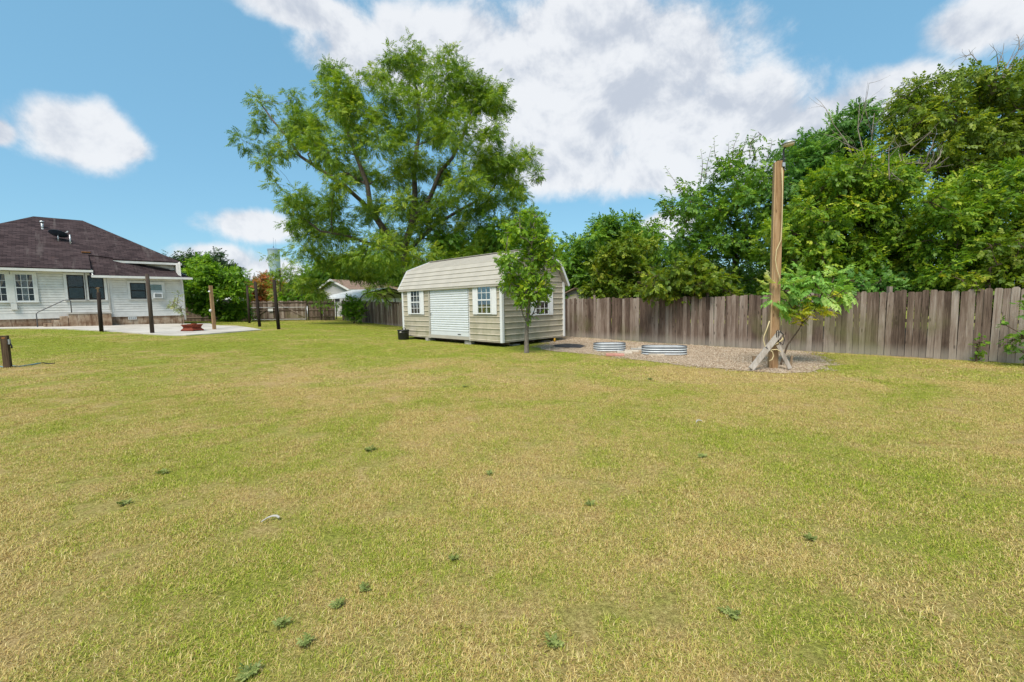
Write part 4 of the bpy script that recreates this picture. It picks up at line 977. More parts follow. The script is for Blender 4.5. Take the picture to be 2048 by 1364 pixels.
# car roof sliver beyond the back fence
vp = P(465, 606, 47); van = thing('parked_van', 'white van roof showing above the leafy back fence', 'van', (vp[0], vp[1], gz(vp[0], vp[1])), R(8))
vz = P(465, 595.5, 47)[2] - gz(vp[0], vp[1])
MB().prism([(-1.9, -.9, .35), (1.9, -.9, .35), (2., -.9, 1.0), (1.5, -.9, 1.1), (1.0, -.9, vz - .1), (.6, -.9, vz), (-.9, -.9, vz), (-1.4, -.9, vz - .12), (-1.95, -.9, 1.1)], (0, 1.8, 0)).build('body', M['white2'], van, bevel=.08)
for x in (-1.2, 1.2):
    for y in (-.92, .74): MB().tube([(x, y, .32), (x, y + .18, .32)], .32, 16).build('wheel', M['black'], van)
MB().b2((-1.0, -.915, 1.15), (.75, -.905, vz - .2)).build('window', M['dark'], van)
# water tower far off
tpz = P(547, 498, 420); tw = thing('water_tower', 'pale blue water tower on the far horizon', 'water tower', (tpz[0], tpz[1], .35)); th = tpz[2]
MB().lathe([(.001, th - 26), (2.2, th - 26), (5., th - 18), (5.1, th - 2), (5.4, th - 1.6)], (0, 0, 0), 28).build('tank', M['tower'], tw, True)
MB().lathe([(5.45, th - 1.6), (5.5, th - .3), (.001, th + .9)], (0, 0, 0), 28).build('tank_roof', M['tower2'], tw, True)
MB().tube([(0, 0, 0), (0, 0, th - 25)], 1.6, 12).build('riser', M['tower'], tw)
for k in range(6): a = k * math.pi / 3; MB().tube([(6 * math.cos(a), 6 * math.sin(a), 0), (4.6 * math.cos(a), 4.6 * math.sin(a), th - 17)], .4, 6).build('leg', M['tower'], tw)
for x, h in ((.4, 10.), (2.4, 8.5)): MB().tube([(x, 0, th), (x, 0, th + h)], .10, 5).build('antenna', M['tower2'], tw)
MB().lathe([(.001, 0), (.6, .6), (.4, 1.9), (.001, 2.2)], (.0, 0, th + .5), 10).build('finial', M['tower2'], tw)
# ------------------------------------------------------------------ trees
def leaf_quads(items):                   # (base, dir2d angle, length, width, droop) in sprig plane
    V = []; Fc = []
    for (bx, by, ang, ln, wd, dr) in items:
        c, s = math.cos(ang), math.sin(ang); i = len(V)
        V += [(bx, by, 0), (bx + c * ln * .45 - s * wd, by + s * ln * .45 + c * wd, .03 - dr * .3), (bx + c * ln, by + s * ln, -dr), (bx + c * ln * .45 + s * wd, by + s * ln * .45 - c * wd, .03 - dr * .3)]
        Fc.append((i, i + 1, i + 2, i + 3))
    return np.array(V), np.array(Fc)
def pinnate(n, ln, wd, ang=.95):
    it = []
    for k in range(n):
        t = .18 + .8 * k / n
        for s in (-1, 1): it.append((t, 0, s * ang * (1 - .25 * k / n), ln * (1 - .3 * abs(k / n - .4)), wd, .10))
    it.append((.95, 0, 0, ln, wd, .12)); return leaf_quads(it)
def alternate(n, ln, wd):
    return leaf_quads([(.12 + .85 * k / n, 0, (1 if k % 2 else -1) * (.75 + .25 * math.sin(k * 2.3)), ln * (.8 + .3 * math.sin(k * 1.7) ** 2), wd, .14) for k in range(n)] + [(.92, 0, .1, ln, wd, .12)])
TPL = dict(pecan=pinnate(4, .42, .065), simple=alternate(6, .42, .13), broad=alternate(5, .52, .19), narrow=alternate(7, .40, .085), china=pinnate(5, .33, .065, 1.05), fern=pinnate(9, .30, .045, 1.2), frond=pinnate(8, .34, .075, 1.15))
def unit(v): return v / np.maximum(np.linalg.norm(v, axis=-1, keepdims=True), 1e-9)
def sprigs(C, A, N, size, tpl, rng, tint):
    V0, F0_ = TPL[tpl]; A = unit(A); B = unit(np.cross(N, A)); N = np.cross(A, B); n = len(C)
    jit = rng.normal(0, .10, (n, len(V0), 1))
    V = C[:, None] + size[:, None, None] * (V0[None, :, 0:1] * A[:, None] + V0[None, :, 1:2] * B[:, None] + (V0[None, :, 2:3] + jit * .35) * N[:, None])
    Fc = F0_[None] + (np.arange(n) * len(V0))[:, None, None]
    tv = np.clip(np.repeat(tint, len(V0)) + np.repeat(rng.normal(0, .07, n * len(F0_)), 4), 0, 1)
    return V.reshape(-1, 3), Fc.reshape(-1, 4), tv
class Skel:
    def __init__(s): s.p = []; s.r = []; s.mb = MB()
    def path(s, pts, rad, n=6):
        pts = [np.array(p, float) for p in pts]; s.mb.tube(pts, rad, n, False)
        for i in range(len(pts) - 1):
            for t in (0, .5): s.p.append(pts[i] * (1 - t) + pts[i + 1] * t); s.r.append(rad[i] * (1 - t) + rad[i + 1] * t)
        s.p.append(pts[-1]); s.r.append(rad[-1])
    def grow(s, target, rng, rmin=.02, k=.55, up=.35, rmax=9.):
        Pn = np.array(s.p); rr = np.array(s.r); d = np.linalg.norm(Pn - target, axis=1); cost = d + np.maximum(0, Pn[:, 2] - target[2] + .2) * up * 2
        i = int(np.argmin(cost)); a = Pn[i]; L_ = d[i]; r0 = min(max(rmin * 1.3, min(rr[i] * k, .012 * L_ + .03)), rmax)
        mid = a * .5 + target * .5 + rng.normal(0, .07, 3) * L_ + np.array([0, 0, .06 * L_]); q1 = a * .75 + target * .25 + rng.normal(0, .04, 3) * L_
        s.path([a, q1, mid, target], [r0, r0 * .85, r0 * .65, max(rmin, r0 * .35)], 5)
def poly_clumps(poly, D, spread, r, rng, n=None, gap=.8):
    poly = np.array(poly, float); x0, y0 = poly.min(0); x1, y1 = poly.max(0); out = []; pts = []
    for _ in range(4000):
        x, y = rng.uniform(x0, x1), rng.uniform(y0, y1)
        if not inpoly(np.array([x]), np.array([y]), poly)[0]: continue
        rp = rng.uniform(*r); d = D + rng.uniform(-spread, spread); c = P(x, y, d)
        if any(np.linalg.norm(c - o[0]) < (rp + o[1]) * gap * .6 for o in out): continue
        out.append((c, rp))
        if n and len(out) >= n: break
    return out
def make_tree(name, label, base, clumps, leaf, tpl, size, dens, barkm='bark_brown', trunk=None, tr=.15, limbs=(), seed=0, group=None, cat='tree', tint=(0., .8), clust=.42, droop=.35, lift=0., twigs=3, up=.5, branch=True, subk=6, shoots=(), nrm=.55):
    rng = np.random.default_rng(seed); base = np.array(base, float)
    t = thing(name, label, cat, tuple(base), 0, group)
    sk = Skel()
    if trunk is None: trunk = [base, base + np.array([.05, 0, 1.5])]
    trunk = [np.array(q, float) for q in trunk]; k = len(trunk)
    sk.path([q - base for q in trunk], [tr * (1.25 if i == 0 else 1 - .45 * i / (k - 1)) for i in range(k)], 9)
    for lp, r0 in limbs: sk.path([np.array(q) - base for q in lp], [r0 * (1 - .75 * i / (len(lp) - 1)) for i in range(len(lp))], 7)
    cl = [(c - base, r) for c, r in clumps]
    if branch:
        cl.sort(key=lambda q: np.linalg.norm(q[0] - np.array(sk.p[-1])))
        for c, r in cl: sk.grow(c, rng, .012, up=up)
    VV = []; FF = []; TT = []; off = 0
    for c, r in cl:
        K = max(4, int(subk * (r / .8)))
        sub = unit(rng.normal(0, 1, (K, 3))) * (rng.random((K, 1)) ** .5) * r * np.array([1, 1, .8]) + c
        if twigs and branch:
            for q in sub[:twigs]: sk.mb.tube([c, (c + q) / 2 + rng.normal(0, .05, 3) * r, q], [.014, .010, .005], 4, False)
        n = max(6, int(dens * (r / .5) ** 2)); ck = rng.integers(0, K, n)
        pos = sub[ck] + rng.normal(0, clust * .62, (n, 3)) * r * np.array([1, 1, .8])
        out = unit(pos - c + rng.normal(0, .5 * r, (n, 3))); A = out + np.array([0, 0, -droop + lift]) + rng.normal(0, .25, (n, 3))
        N = np.array([0, 0, 1.]) + rng.normal(0, nrm, (n, 3)) + out * .35
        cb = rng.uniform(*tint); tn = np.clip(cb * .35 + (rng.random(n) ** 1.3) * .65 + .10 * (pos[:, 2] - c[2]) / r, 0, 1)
        V, Fq, tv = sprigs(pos, A, N, size * rng.uniform(.7, 1.25, n), tpl, rng, tn)
        VV.append(V); FF.append(Fq + off); TT.append(tv); off += len(V)
    for x0, y0, x1, y1, dd in shoots:                     # upright leafy shoots above the crown
        a, b = P(x0, y0, dd) - base, P(x1, y1, dd) - base; b = b + np.array([0, rng.uniform(-.6, .6), 0]); n = 16
        tt = np.linspace(.05, 1, n)[:, None]; bow_ = rng.normal(0, .10, 3) * np.linalg.norm(b - a); path = a + (b - a) * tt + bow_ * np.sin(tt * np.pi) * .6
        sk.mb.tube(list(path[::3]), [.018, .015, .012, .009, .006, .004][:len(path[::3])], 4, False)
        A = np.c_[rng.normal(0, 1, (n, 2)), np.full(n, .2)]; V, Fq, tv = sprigs(path, A, np.array([0, 0, 1.]) + rng.normal(0, .4, (n, 3)), size * rng.uniform(.5, .85, n) * (1.1 - .5 * tt[:, 0]), tpl, rng, rng.random(n))
        VV.append(V); FF.append(Fq + off); TT.append(tv); off += len(V)
    sk.mb.build('trunk', M[barkm], t, True)
    link('crown', np_mesh('crown', np.concatenate(VV), np.concatenate(FF), {'tint': ('FLOAT', np.concatenate(TT))}), L[leaf], t)
    return t
def gb(px, D, py=620): p = P(px, py, D); return np.array([p[0], p[1], gz(p[0], p[1]) - .1])

# --- the great pecan behind the shed
rg = np.random.default_rng(11); DP = 34.
pc = [(770,95,30),(815,85,32),(860,95,32),(900,105,28),(770,145,32),(830,135,34),(880,150,38),(930,145,34),(965,170,36),(990,205,30),(945,205,38),(988,250,28),(900,200,38),(845,195,36),(795,185,32),
(665,140,28),(650,180,36),(700,172,33),(692,218,36),(738,218,30),(640,230,36),(584,195,25),(590,225,28),(602,262,32),(560,285,22),
(520,200,24),(508,240,27),(498,272,22),(540,290,22),(532,330,22),(548,352,17),
(650,290,38),(702,270,38),(750,272,34),(803,255,36),(860,255,38),(910,262,40),(958,300,38),(1000,300,28),
(1042,312,28),(1066,302,22),(1070,336,20),(1030,348,26),(990,352,33),(940,355,38),(880,330,38),(830,322,36),(770,332,36),(722,330,34),(672,345,32),
(602,385,26),(572,388,16),(622,420,34),(662,400,34),(588,432,24),(642,460,36),(692,440,38),(742,412,36),(792,402,34),(842,402,36),(892,402,38),(942,412,36),(990,402,32),(1030,384,27),(1040,424,28),
(612,500,34),(652,520,38),(702,500,40),(762,480,38),(812,462,38),(862,452,38),(912,462,40),(962,452,38),(1002,462,36),(1040,470,30),(1070,440,22),(1085,480,22),
(604,552,30),(642,560,32),(692,545,34),(742,540,36),(790,528,36),(842,505,34),(892,490,34),(942,495,34),(990,500,34),(760,565,24),(1060,510,30),(880,520,30),(930,525,30)]
cl = []
for (x, y, r) in pc:
    rel = math.hypot((x - 800) / 290, (y - 330) / 270); half = 8.5 * math.sqrt(max(.05, 1 - min(1, rel) ** 2))
    for k in range(2 if rel < .85 else 1):
        d = DP + rg.uniform(-half, half); jx, jy = rg.normal(0, 9, 2); cl.append((P(x + jx, y + 10 + jy, d), r * DP / F * rg.uniform(.78, 1.0)))
Q = lambda x, y, o=0.: P(x, y, DP + o)
b0 = gb(822, DP, 612)
limbs = [([Q(806,512), Q(775,470,.5), Q(742,420,1), Q(735,370,1.5), Q(712,310,1), Q(690,250,.5), Q(668,180)], .30),
 ([Q(742,420,1), Q(690,372,-1), Q(650,345,-2), Q(600,312,-2), Q(575,275,-2), Q(545,240,-1.5), Q(520,205,-1)], .17),
 ([Q(808,500), Q(826,440,-1), Q(830,390,-1.5), Q(828,330,-1), Q(840,260), Q(835,190), Q(815,110)], .27),
 ([Q(826,440,-1), Q(860,395,-2), Q(880,345,-2), Q(905,315,-2), Q(925,275,-1.5), Q(940,230,-1), Q(960,180)], .19),
 ([Q(812,505), Q(870,450,2), Q(920,420,3), Q(975,390,3), Q(1010,345,2.5), Q(1055,320,2)], .17),
 ([Q(800,505), Q(740,488,-2), Q(690,470,-3), Q(640,462,-3.5), Q(600,430,-3)], .15),
 ([Q(775,470,.5), Q(740,500,3), Q(680,520,4), Q(620,530,4)], .13),
 ([Q(735,370,1.5), Q(690,345,3), Q(640,300,3), Q(600,240,2.5)], .11),
 ([Q(840,260), Q(880,200,2), Q(900,120,2)], .09)]
make_tree('pecan_tree', 'towering spreading pecan tree with bare limbs showing behind the shed', b0, cl, 'pecan', 'pecan', .41, 46, 'bark_pecan', [b0, Q(818,570), Q(810,530), Q(806,510)], .46, limbs, 21, clust=.30, droop=.45, subk=10)

# --- young tree in front of the shed
rg = np.random.default_rng(12); DY = 14.6; Y_ = lambda x, y, o=0.: P(x, y, DY + o); by = gb(1053, DY, 700)
cl = poly_clumps([(1052,408),(1085,440),(1112,500),(1110,560),(1085,590),(1060,615),(1035,590),(1008,565),(1002,520),(1015,465),(1035,425)], DY, .70, (.19, .28), rg, 100, .70)
cl += [(Y_(1058,628), .15), (Y_(1052,640,-.1), .10), (Y_(1095,595,-.2), .12), (Y_(1088,618), .10), (Y_(1045,600,.2), .14)]
make_tree('young_tree', 'slim young leafy tree standing in front of the shed gable', by, cl, 'pear', 'broad', .125, 190, 'bark_grey', [by, Y_(1053,668), Y_(1055,640), Y_(1057,590), Y_(1060,520), Y_(1062,450)], .075,
    [([Y_(1054,645), Y_(1046,630), Y_(1038,600), Y_(1030,560)], .03), ([Y_(1055,640), Y_(1066,628,.2), Y_(1080,590,.3), Y_(1090,540,.3)], .028)], 22, clust=.46)

# --- trees and thicket beyond the long fence, from the shed to the right edge
def region_tree(name, label, base_px, D, poly, spread, r, leaf, tpl, size, dens, seed, n=None, tr=.12, bark_='bark_brown', gap=.8, tint=(0., .8), group='trees beyond the long fence', extra=(), cat='tree', limbs=(), **kw):
    rg = np.random.default_rng(seed); cl = poly_clumps(poly, D, spread, r, rg, n, gap) + [(P(x, y, D + o), q) for (x, y, o, q) in extra]
    b = gb(base_px, D); top = P(base_px, np.mean([p[1] for p in poly]), D)
    make_tree(name, label, b, cl, leaf, tpl, size, dens, bark_, [b, b * .6 + top * .4, top], tr, limbs, seed + 100, group, cat, tint, **kw)
region_tree('leafy_tree', 'green round-topped tree beyond the fence right of the shed', 1235, 27, [(1125,590),(1128,515),(1160,480),(1195,450),(1235,432),(1285,445),(1310,490),(1318,590)], 2.2, (.6, .95), 'mid', 'simple', .36, 62, 31, 60, extra=[(1222,438,0,.4),(1265,442,0,.4),(1145,520,0,.5)])
region_tree('yellow_green_bush', 'yellow-green bush behind the fence beside the little tan shed', 1240, 22.5, [(1175,600),(1185,540),(1210,490),(1250,475),(1290,490),(1305,540),(1300,600)], 1.1, (.42, .62), 'yellowgreen', 'simple', .28, 72, 32, 40, cat='bush')
region_tree('bare_twig_bush', 'sparse greyish twiggy bush showing behind the fence', 1295, 20.5, [(1262,600),(1270,545),(1300,525),(1322,545),(1325,600)], .6, (.3, .45), 'olive', 'narrow', .20, 9, 33, 16, cat='bush')
shoots = [(1338,335,0,.20),(1345,360,0,.22),(1360,385,.2,.25),(1394,312,0,.18),(1398,335,0,.20),(1432,285,0,.22),(1445,310,.3,.28),(1462,300,0,.2),(1485,270,0,.16),(1482,295,0,.22),(1500,285,.3,.2),(1521,268,0,.16),(1516,300,0,.25),(1328,405,0,.22),(1325,420,.2,.2)]
region_tree('tall_tree', 'tall loose green tree with upright shoots behind the wooden light pole', 1470, 18.8, [(1312,598),(1318,545),(1335,490),(1362,450),(1352,410),(1388,372),(1430,340),(1480,330),(1545,335),(1562,400),(1562,598)], 1.7, (.42, .68), 'mid', 'simple', .26, 52, 34, 100, extra=shoots[9:], gap=.70, shoots=[(1372,400,1338,325,18.5),(1400,372,1394,306,18.5),(1410,360,1420,296,18.6),(1440,335,1430,272,18.4),(1455,330,1450,290,18.8),(1465,325,1486,262,18.5),(1480,320,1482,280,19),(1500,320,1503,275,18.7),(1512,325,1522,262,18.5),(1530,330,1534,285,18.8),(1350,430,1322,408,18.5),(1352,445,1318,412,18.6)])
region_tree('low_bush', 'bright green bush leaning over the fence below the tall loose tree', 1390, 16.6, [(1285,597),(1300,560),(1340,530),(1400,520),(1450,540),(1470,597)], .6, (.28, .42), 'yellowgreen', 'broad', .20, 82, 35, 34, cat='bush')
region_tree('chinaberry_tree', 'dark feathery-leaved tree rising behind the lamp head', 1660, 18.5, [(1562,420),(1566,300),(1600,268),(1645,234),(1700,232),(1745,250),(1760,310),(1720,370),(1640,420)], 1.4, (.42, .62), 'chinaberry', 'fern', .50, 46, 36, 42)
region_tree('vine_covered_tree', 'broad vine-draped tree beyond the fence right of the light pole', 1690, 15.3, [(1552,598),(1556,470),(1600,410),(1650,360),(1700,325),(1770,318),(1825,340),(1850,420),(1855,500),(1840,540),(1780,575),(1700,560),(1640,598)], 1.1, (.36, .55), 'vine', 'simple', .25, 82, 37, 190, gap=.60, up=.3)
region_tree('dead_topped_tree', 'tall olive-leaved tree with dead branches at its top and middle', 1905, 16.8, [(1778,300),(1762,235),(1800,192),(1860,165),(1930,152),(1990,140),(2060,128),(2170,120),(2190,420),(1900,400),(1840,350)], 1.5, (.42, .65), 'olive', 'simple', .26, 72, 38, 170, tr=.22, gap=.60)
region_tree('vine_thicket', 'dense vine thicket hanging behind the right end of the fence', 1990, 13.2, [(1838,598),(1845,480),(1855,400),(1900,360),(1980,350),(2060,330),(2180,300),(2190,600)], 1.0, (.34, .50), 'vine', 'simple', .24, 82, 39, 190, gap=.60, up=.3, cat='thicket')
region_tree('climbing_vine', 'bright broad-leaved vine spilling over the fence top', 1980, 11.75, [(1905,596),(1925,540),(1965,500),(2010,470),(2070,450),(2130,440),(2140,612),(1990,606),(1960,604)], .35, (.20, .32), 'yellowgreen', 'broad', .17, 82, 40, 60, cat='vine', tr=.05)
region_tree('understorey_shrub', 'dark green shrub low behind the fence under the vines', 1760, 13.6, [(1640,600),(1650,570),(1700,555),(1770,560),(1840,560),(1850,600)], .5, (.22, .34), 'chinaberry', 'broad', .17, 86, 41, 44, cat='shrub')
# dead limbs
def dead(label, root_px, tips, D, r0, seed, n=9):
    rng = np.random.default_rng(seed); b = P(*root_px, D); t = thing('dead_branch', label, 'branch', tuple(b), 0, 'dead branches above the thicket'); mb = MB()
    def br(p, d, L_, r, lev):
        q = [p]; dd = unit(d)
        for k in range(4): dd = unit(dd + rng.normal(0, .16, 3) + np.array([0, 0, .03])); q.append(q[-1] + dd * L_ / 4)
        mb.tube(q, [r, r * .85, r * .65, r * .5, r * .3], 5, False)
        if lev:
            for k in range(rng.integers(3, 5)): i = rng.integers(1, 5); br(q[i], unit(dd + rng.normal(0, .65, 3)), L_ * rng.uniform(.35, .6), r * .45, lev - 1)
    for tx, ty, o in tips:
        e_ = P(tx, ty, D + o) - b; br(np.zeros(3), e_, np.linalg.norm(e_), r0, 2)
    mb.build('limbs', M['bark_dead'], t, True)
dead('bare dead branches sticking up from the crown top', (1985, 190), [(1945,108,.3),(1975,112,0),(2010,100,-.2),(2035,92,.2),(2065,110,0)], 16.2, .035, 51)
dead('pale bare dead limbs tangled in the vines', (1820, 390), [(1760,330,-.8),(1790,320,-.6),(1850,320,-.9),(1880,300,-.6),(1740,370,-.8),(1900,350,-1.)], 15.0, .045, 52)
dead('bare dead stem standing between the dark feathery tree and vines', (1745, 400), [(1716,235,0),(1738,215,.2),(1760,200,0),(1775,250,-.2)], 15.8, .030, 53)
# shrub and vine on the yard side of the fence
region_tree('fence_shrub', 'green leafy shrub growing on the yard side at the fence end', 2060, 10.05, [(2008,690),(2012,640),(2030,612),(2060,600),(2120,610),(2130,715),(2040,712)], .25, (.13, .2), 'mid', 'broad', .13, 82, 42, 26, cat='shrub', tr=.03, group=None)
region_tree('small_vine', 'thin little green vine climbing the fence boards', 1957, 10.85, [(1950,722),(1950,675),(1962,672),(1966,722)], .05, (.06, .10), 'bright', 'broad', .09, 24, 43, 8, cat='vine', tr=.012, group=None)
# --- left side
gl = 'trees beyond the back fence'
region_tree('bright_shrub_tree', 'bright green bushy tree growing over the back fence beside the house', 425, 36.5, [(366,585),(370,525),(395,518),(425,530),(450,545),(478,552),(490,580),(470,586),(430,588)], 1.0, (.5, .75), 'bright', 'simple', .36, 60, 44, 40, group=gl)
region_tree('hedge_shrub', 'green shrub row growing against the back fence beside the patio', 440, 37.6, [(366,600),(400,596),(438,604),(485,606),(502,615),(495,630),(470,638),(440,628),(400,620),(370,612)], .5, (.35, .55), 'bright', 'simple', .32, 70, 144, 40, group=gl, cat='shrub')
region_tree('dark_oak', 'dark round oak crown rising behind the bright green tree', 440, 62, [(350,560),(362,520),(400,513),(440,516),(475,535),(500,560),(512,590),(512,612),(360,612)], 3., (1.1, 1.7), 'oak', 'simple', .7, 26, 45, 44, group=gl, tr=.3)
region_tree('red_flowering_tree', 'reddish flowering small tree behind the gate', 520, 50, [(478,606),(484,575),(505,565),(530,560),(552,566),(560,606)], 1.5, (.6, .9), 'red', 'simple', .42, 53, 46, 26, group=gl)
region_tree('sapling_tree', 'slim loose-crowned tree in front of the far water tower', 560, 43, [(528,545),(532,520),(545,506),(565,515),(575,540),(592,520),(608,540),(595,575),(570,580),(545,570)], .9, (.45, .75), 'pecan', 'pecan', .5, 13, 47, 18, group=gl, tr=.10)
region_tree('pale_shrub', 'pale green shrub behind the right half of the gate', 600, 46, [(556,606),(560,580),(590,570),(625,575),(650,590),(655,606)], 1.2, (.55, .8), 'pale', 'narrow', .40, 53, 48, 26, group=gl, cat='shrub')
region_tree('broad_leaf_plant', 'bright yellow-green plants right behind the gate', 580, 42.5, [(545,606),(550,592),(620,590),(625,606)], .4, (.35, .5), 'bright', 'broad', .4, 16, 49, 12, group=gl, cat='plant', tr=.04)
region_tree('fence_bush', 'upright green bush against the fence near the carport', 707, 35.6, [(690,638),(690,612),(697,600),(702,590),(712,598),(722,612),(725,638)], .35, (.28, .42), 'bright', 'simple', .26, 72, 50, 26, group=None, cat='bush', tr=.05)
region_tree('fence_vine', 'patch of green vine hanging on the dark back fence', 650, 40.3, [(622,618),(628,604),(660,600),(682,605),(684,615),(660,620)], .25, (.25, .4), 'bright', 'simple', .24, 14, 54, 14, group=None, cat='vine', tr=.03)
region_tree('wall_twig', 'thin leafy twig beside the white house corner', 362, 26.6, [(336,612),(345,600),(358,590),(366,606),(364,628),(350,618)], .25, (.15, .25), 'pale', 'narrow', .22, 8, 55, 10, group=None, cat='shrub', tr=.015)
# more green behind the pecan and shed so that no bare horizon shows
region_tree('background_tree', 'green tree behind the shed roof and under the pecan', 960, 33, [(850,560),(870,500),(930,470),(1000,460),(1080,470),(1115,510),(1125,590),(1000,600)], 2.5, (.8, 1.2), 'mid', 'simple', .46, 34, 56, 46, group=gl)
region_tree('background_tree', 'green tree above the grey neighbour house roof', 720, 66, [(610,600),(620,545),(680,520),(760,515),(830,530),(850,590)], 3., (1.4, 2.0), 'mid', 'simple', .8, 14, 57, 40, group=gl, tr=.3)
region_tree('horizon_tree', 'far green tree between the red tree and the grey house', 600, 80, [(470,612),(500,592),(560,588),(640,585),(640,612)], 5., (1.2, 1.8), 'oak', 'simple', .9, 9, 58, 26, group=gl, tr=.3)
region_tree('horizon_tree', 'far dark tree closing the gap right of the shed', 1330, 45, [(1120,612),(1125,560),(1200,540),(1330,520),(1450,540),(1700,560),(1720,612)], 4., (1.2, 1.9), 'oak', 'simple', .8, 14, 59, 60, group=gl, tr=.3)
# ------------------------------------------------------------------ light pole
pb = P(1547, 738, 10.45); pz = gz(pb[0], pb[1]); ptop = P(1559, 323, 10.45)
pole = thing('light_pole', 'tall square orange-brown timber pole carrying a yard lamp', 'pole', (pb[0], pb[1], pz), R(-14))
lean = np.array([ptop[0] - pb[0], 0, ptop[2] - pz]); hp = lean[2]; lx = lean[0] * math.cos(R(-14)); ly = -lean[0] * math.sin(R(-14))
def at_pole(z): return np.array([lx * z / hp, ly * z / hp, z])
m = MB(); a = .078
V = [(sx * a + q[0], sy * a + q[1], q[2]) for q in (at_pole(-.3), at_pole(hp)) for sx, sy in ((-1, -1), (1, -1), (1, 1), (-1, 1))]
m.add(V, [(0, 3, 2, 1), (4, 5, 6, 7), (0, 1, 5, 4), (1, 2, 6, 5), (2, 3, 7, 6), (3, 0, 4, 7)]); m.build('timber', M['pole'], pole, bevel=.008)
c = at_pole(1.0); V = [(-a - .05 + q[0], sy * a * .9 + q[1], q[2]) if 0 else (q[0] + dx, q[1] + dy, q[2]) for q in (at_pole(-.3), at_pole(hp - .02)) for dx, dy in ((-a - .036, -a + .01), (-a - .002, -a + .01), (-a - .002, a - .01), (-a - .036, a - .01))]
m = MB().add(V, [(0, 3, 2, 1), (4, 5, 6, 7), (0, 1, 5, 4), (1, 2, 6, 5), (2, 3, 7, 6), (3, 0, 4, 7)]); m.build('side_plank', M['tanpost'], pole)
# lamp
tp_ = at_pole(hp)
lamp = thing('yard_lamp', 'grey dish-shaped yard lamp on a short pipe above the pole', 'lamp', tuple(np.array([ptop[0], ptop[1], ptop[2]])), R(0))
q0 = P(1564.5, 326, 10.40) - ptop; q1 = P(1567, 300, 10.40) - ptop; hc = P(1576, 289, 10.35) - ptop
tube_part('arm', [q0 + np.array([0, -.05, -.12]), q0 + np.array([0, -.05, 0]), q1, (q1 + hc) / 2 + np.array([0, 0, .03]), hc], .020, M['black'], lamp)
MB().box(tuple(q0 + np.array([0, -.055, -.05])), (.06, .03, .09)).build('bracket', M['galv'], lamp)
tl = Matrix.Rotation(R(-8), 3, 'Y')
MB().lathe([(.001, .075), (.05, .07), (.09, .045), (.135, .01), (.14, -.01), (.13, -.012)], tuple(hc + np.array([.01, 0, .03])), 20, 1., tl).build('shade', M['galvdull'], lamp, True)
MB().lathe([(.118, -.008), (.122, -.04), (.10, -.065), (.001, -.075)], tuple(hc + np.array([.01, 0, .03])), 20, 1., tl).build('lens', M['bulb'], lamp, True)
# cord down the pole and coil
def pc_(px, py, d=10.30): return tuple(P(px, py, d))
cord = [(1564,335),(1565,380),(1564,440),(1562,480),(1553,500),(1551,520),(1554,540),(1559,553)]
tag(MB().tube([pc_(*q) for q in cord] + [pc_(1558, 565, 10.3)], .011, 6).build('power_cord', M['cream'], None, True), 'cream power cord hanging down the upper timber pole', 'cord')
coil = [(1539,642),(1534,657),(1528,672),(1527,680),(1530,692),(1535,703),(1540,698),(1548,690),(1556,686),(1563,680),(1568,672),(1566,668),(1567,677),(1562,684)]
mc = MB().tube([pc_(*q, 10.22) for q in coil], .012, 6)
mc.tube([pc_(*q, 10.20) for q in ((1532,700),(1526,708),(1523,716),(1527,704),(1540,700),(1554,699),(1562,704),(1568,710),(1574,718))], .011, 6)
mc.tube([pc_(*q, 10.18) for q in ((1538,722),(1544,719),(1547,712),(1545,704),(1541,701))], .011, 6)
tag(mc.build('coiled_cord', M['cream'], None, True), 'cream cord looped round the pole foot braces', 'cord')
def strut(name, lab, a, b, da, db, w1, mat, parent=None):
    A = P(*a, da); B = P(*b, db); o = MB().bar(tuple(A), tuple(B), w1, w1 * .62, up=(.3, 1, .2)).build(name, mat, None, bevel=.004); tag(o, lab, 'brace'); return o
strut('timber_brace', 'pale grey timber brace leaning left at the pole foot', (1502, 738), (1561, 664), 10.12, 10.25, .115, M['greywood'])
strut('timber_brace', 'grey timber brace leaning right at the pole foot', (1580, 737), (1556, 690), 10.12, 10.25, .085, M['greywood'])
strut('timber_stake', 'short brown stake standing left of the pole foot', (1507, 737), (1508, 712), 10.5, 10.55, .07, M['stump'])
strut('timber_stake', 'short brown stake standing right of the pole foot', (1580, 742), (1584, 711), 10.25, 10.35, .05, M['stump'])
tag(MB().tube([pc_(*q, 10.2) for q in ((1553,675),(1553,662),(1556,660),(1558,664),(1556,676),(1558,684),(1566,690),(1569,680),(1566,668),(1560,662))], .010, 5).build('black_strap', M['black'], None, True), 'thin black strap tied round the brace tops', 'strap')
tag(MB().tube([pc_(*q, 10.17) for q in ((1532,694),(1535,699),(1538,703))], .02, 5).build('cord_tie', M['black'], None, True), 'black tie holding the cord to the left brace', 'tie')
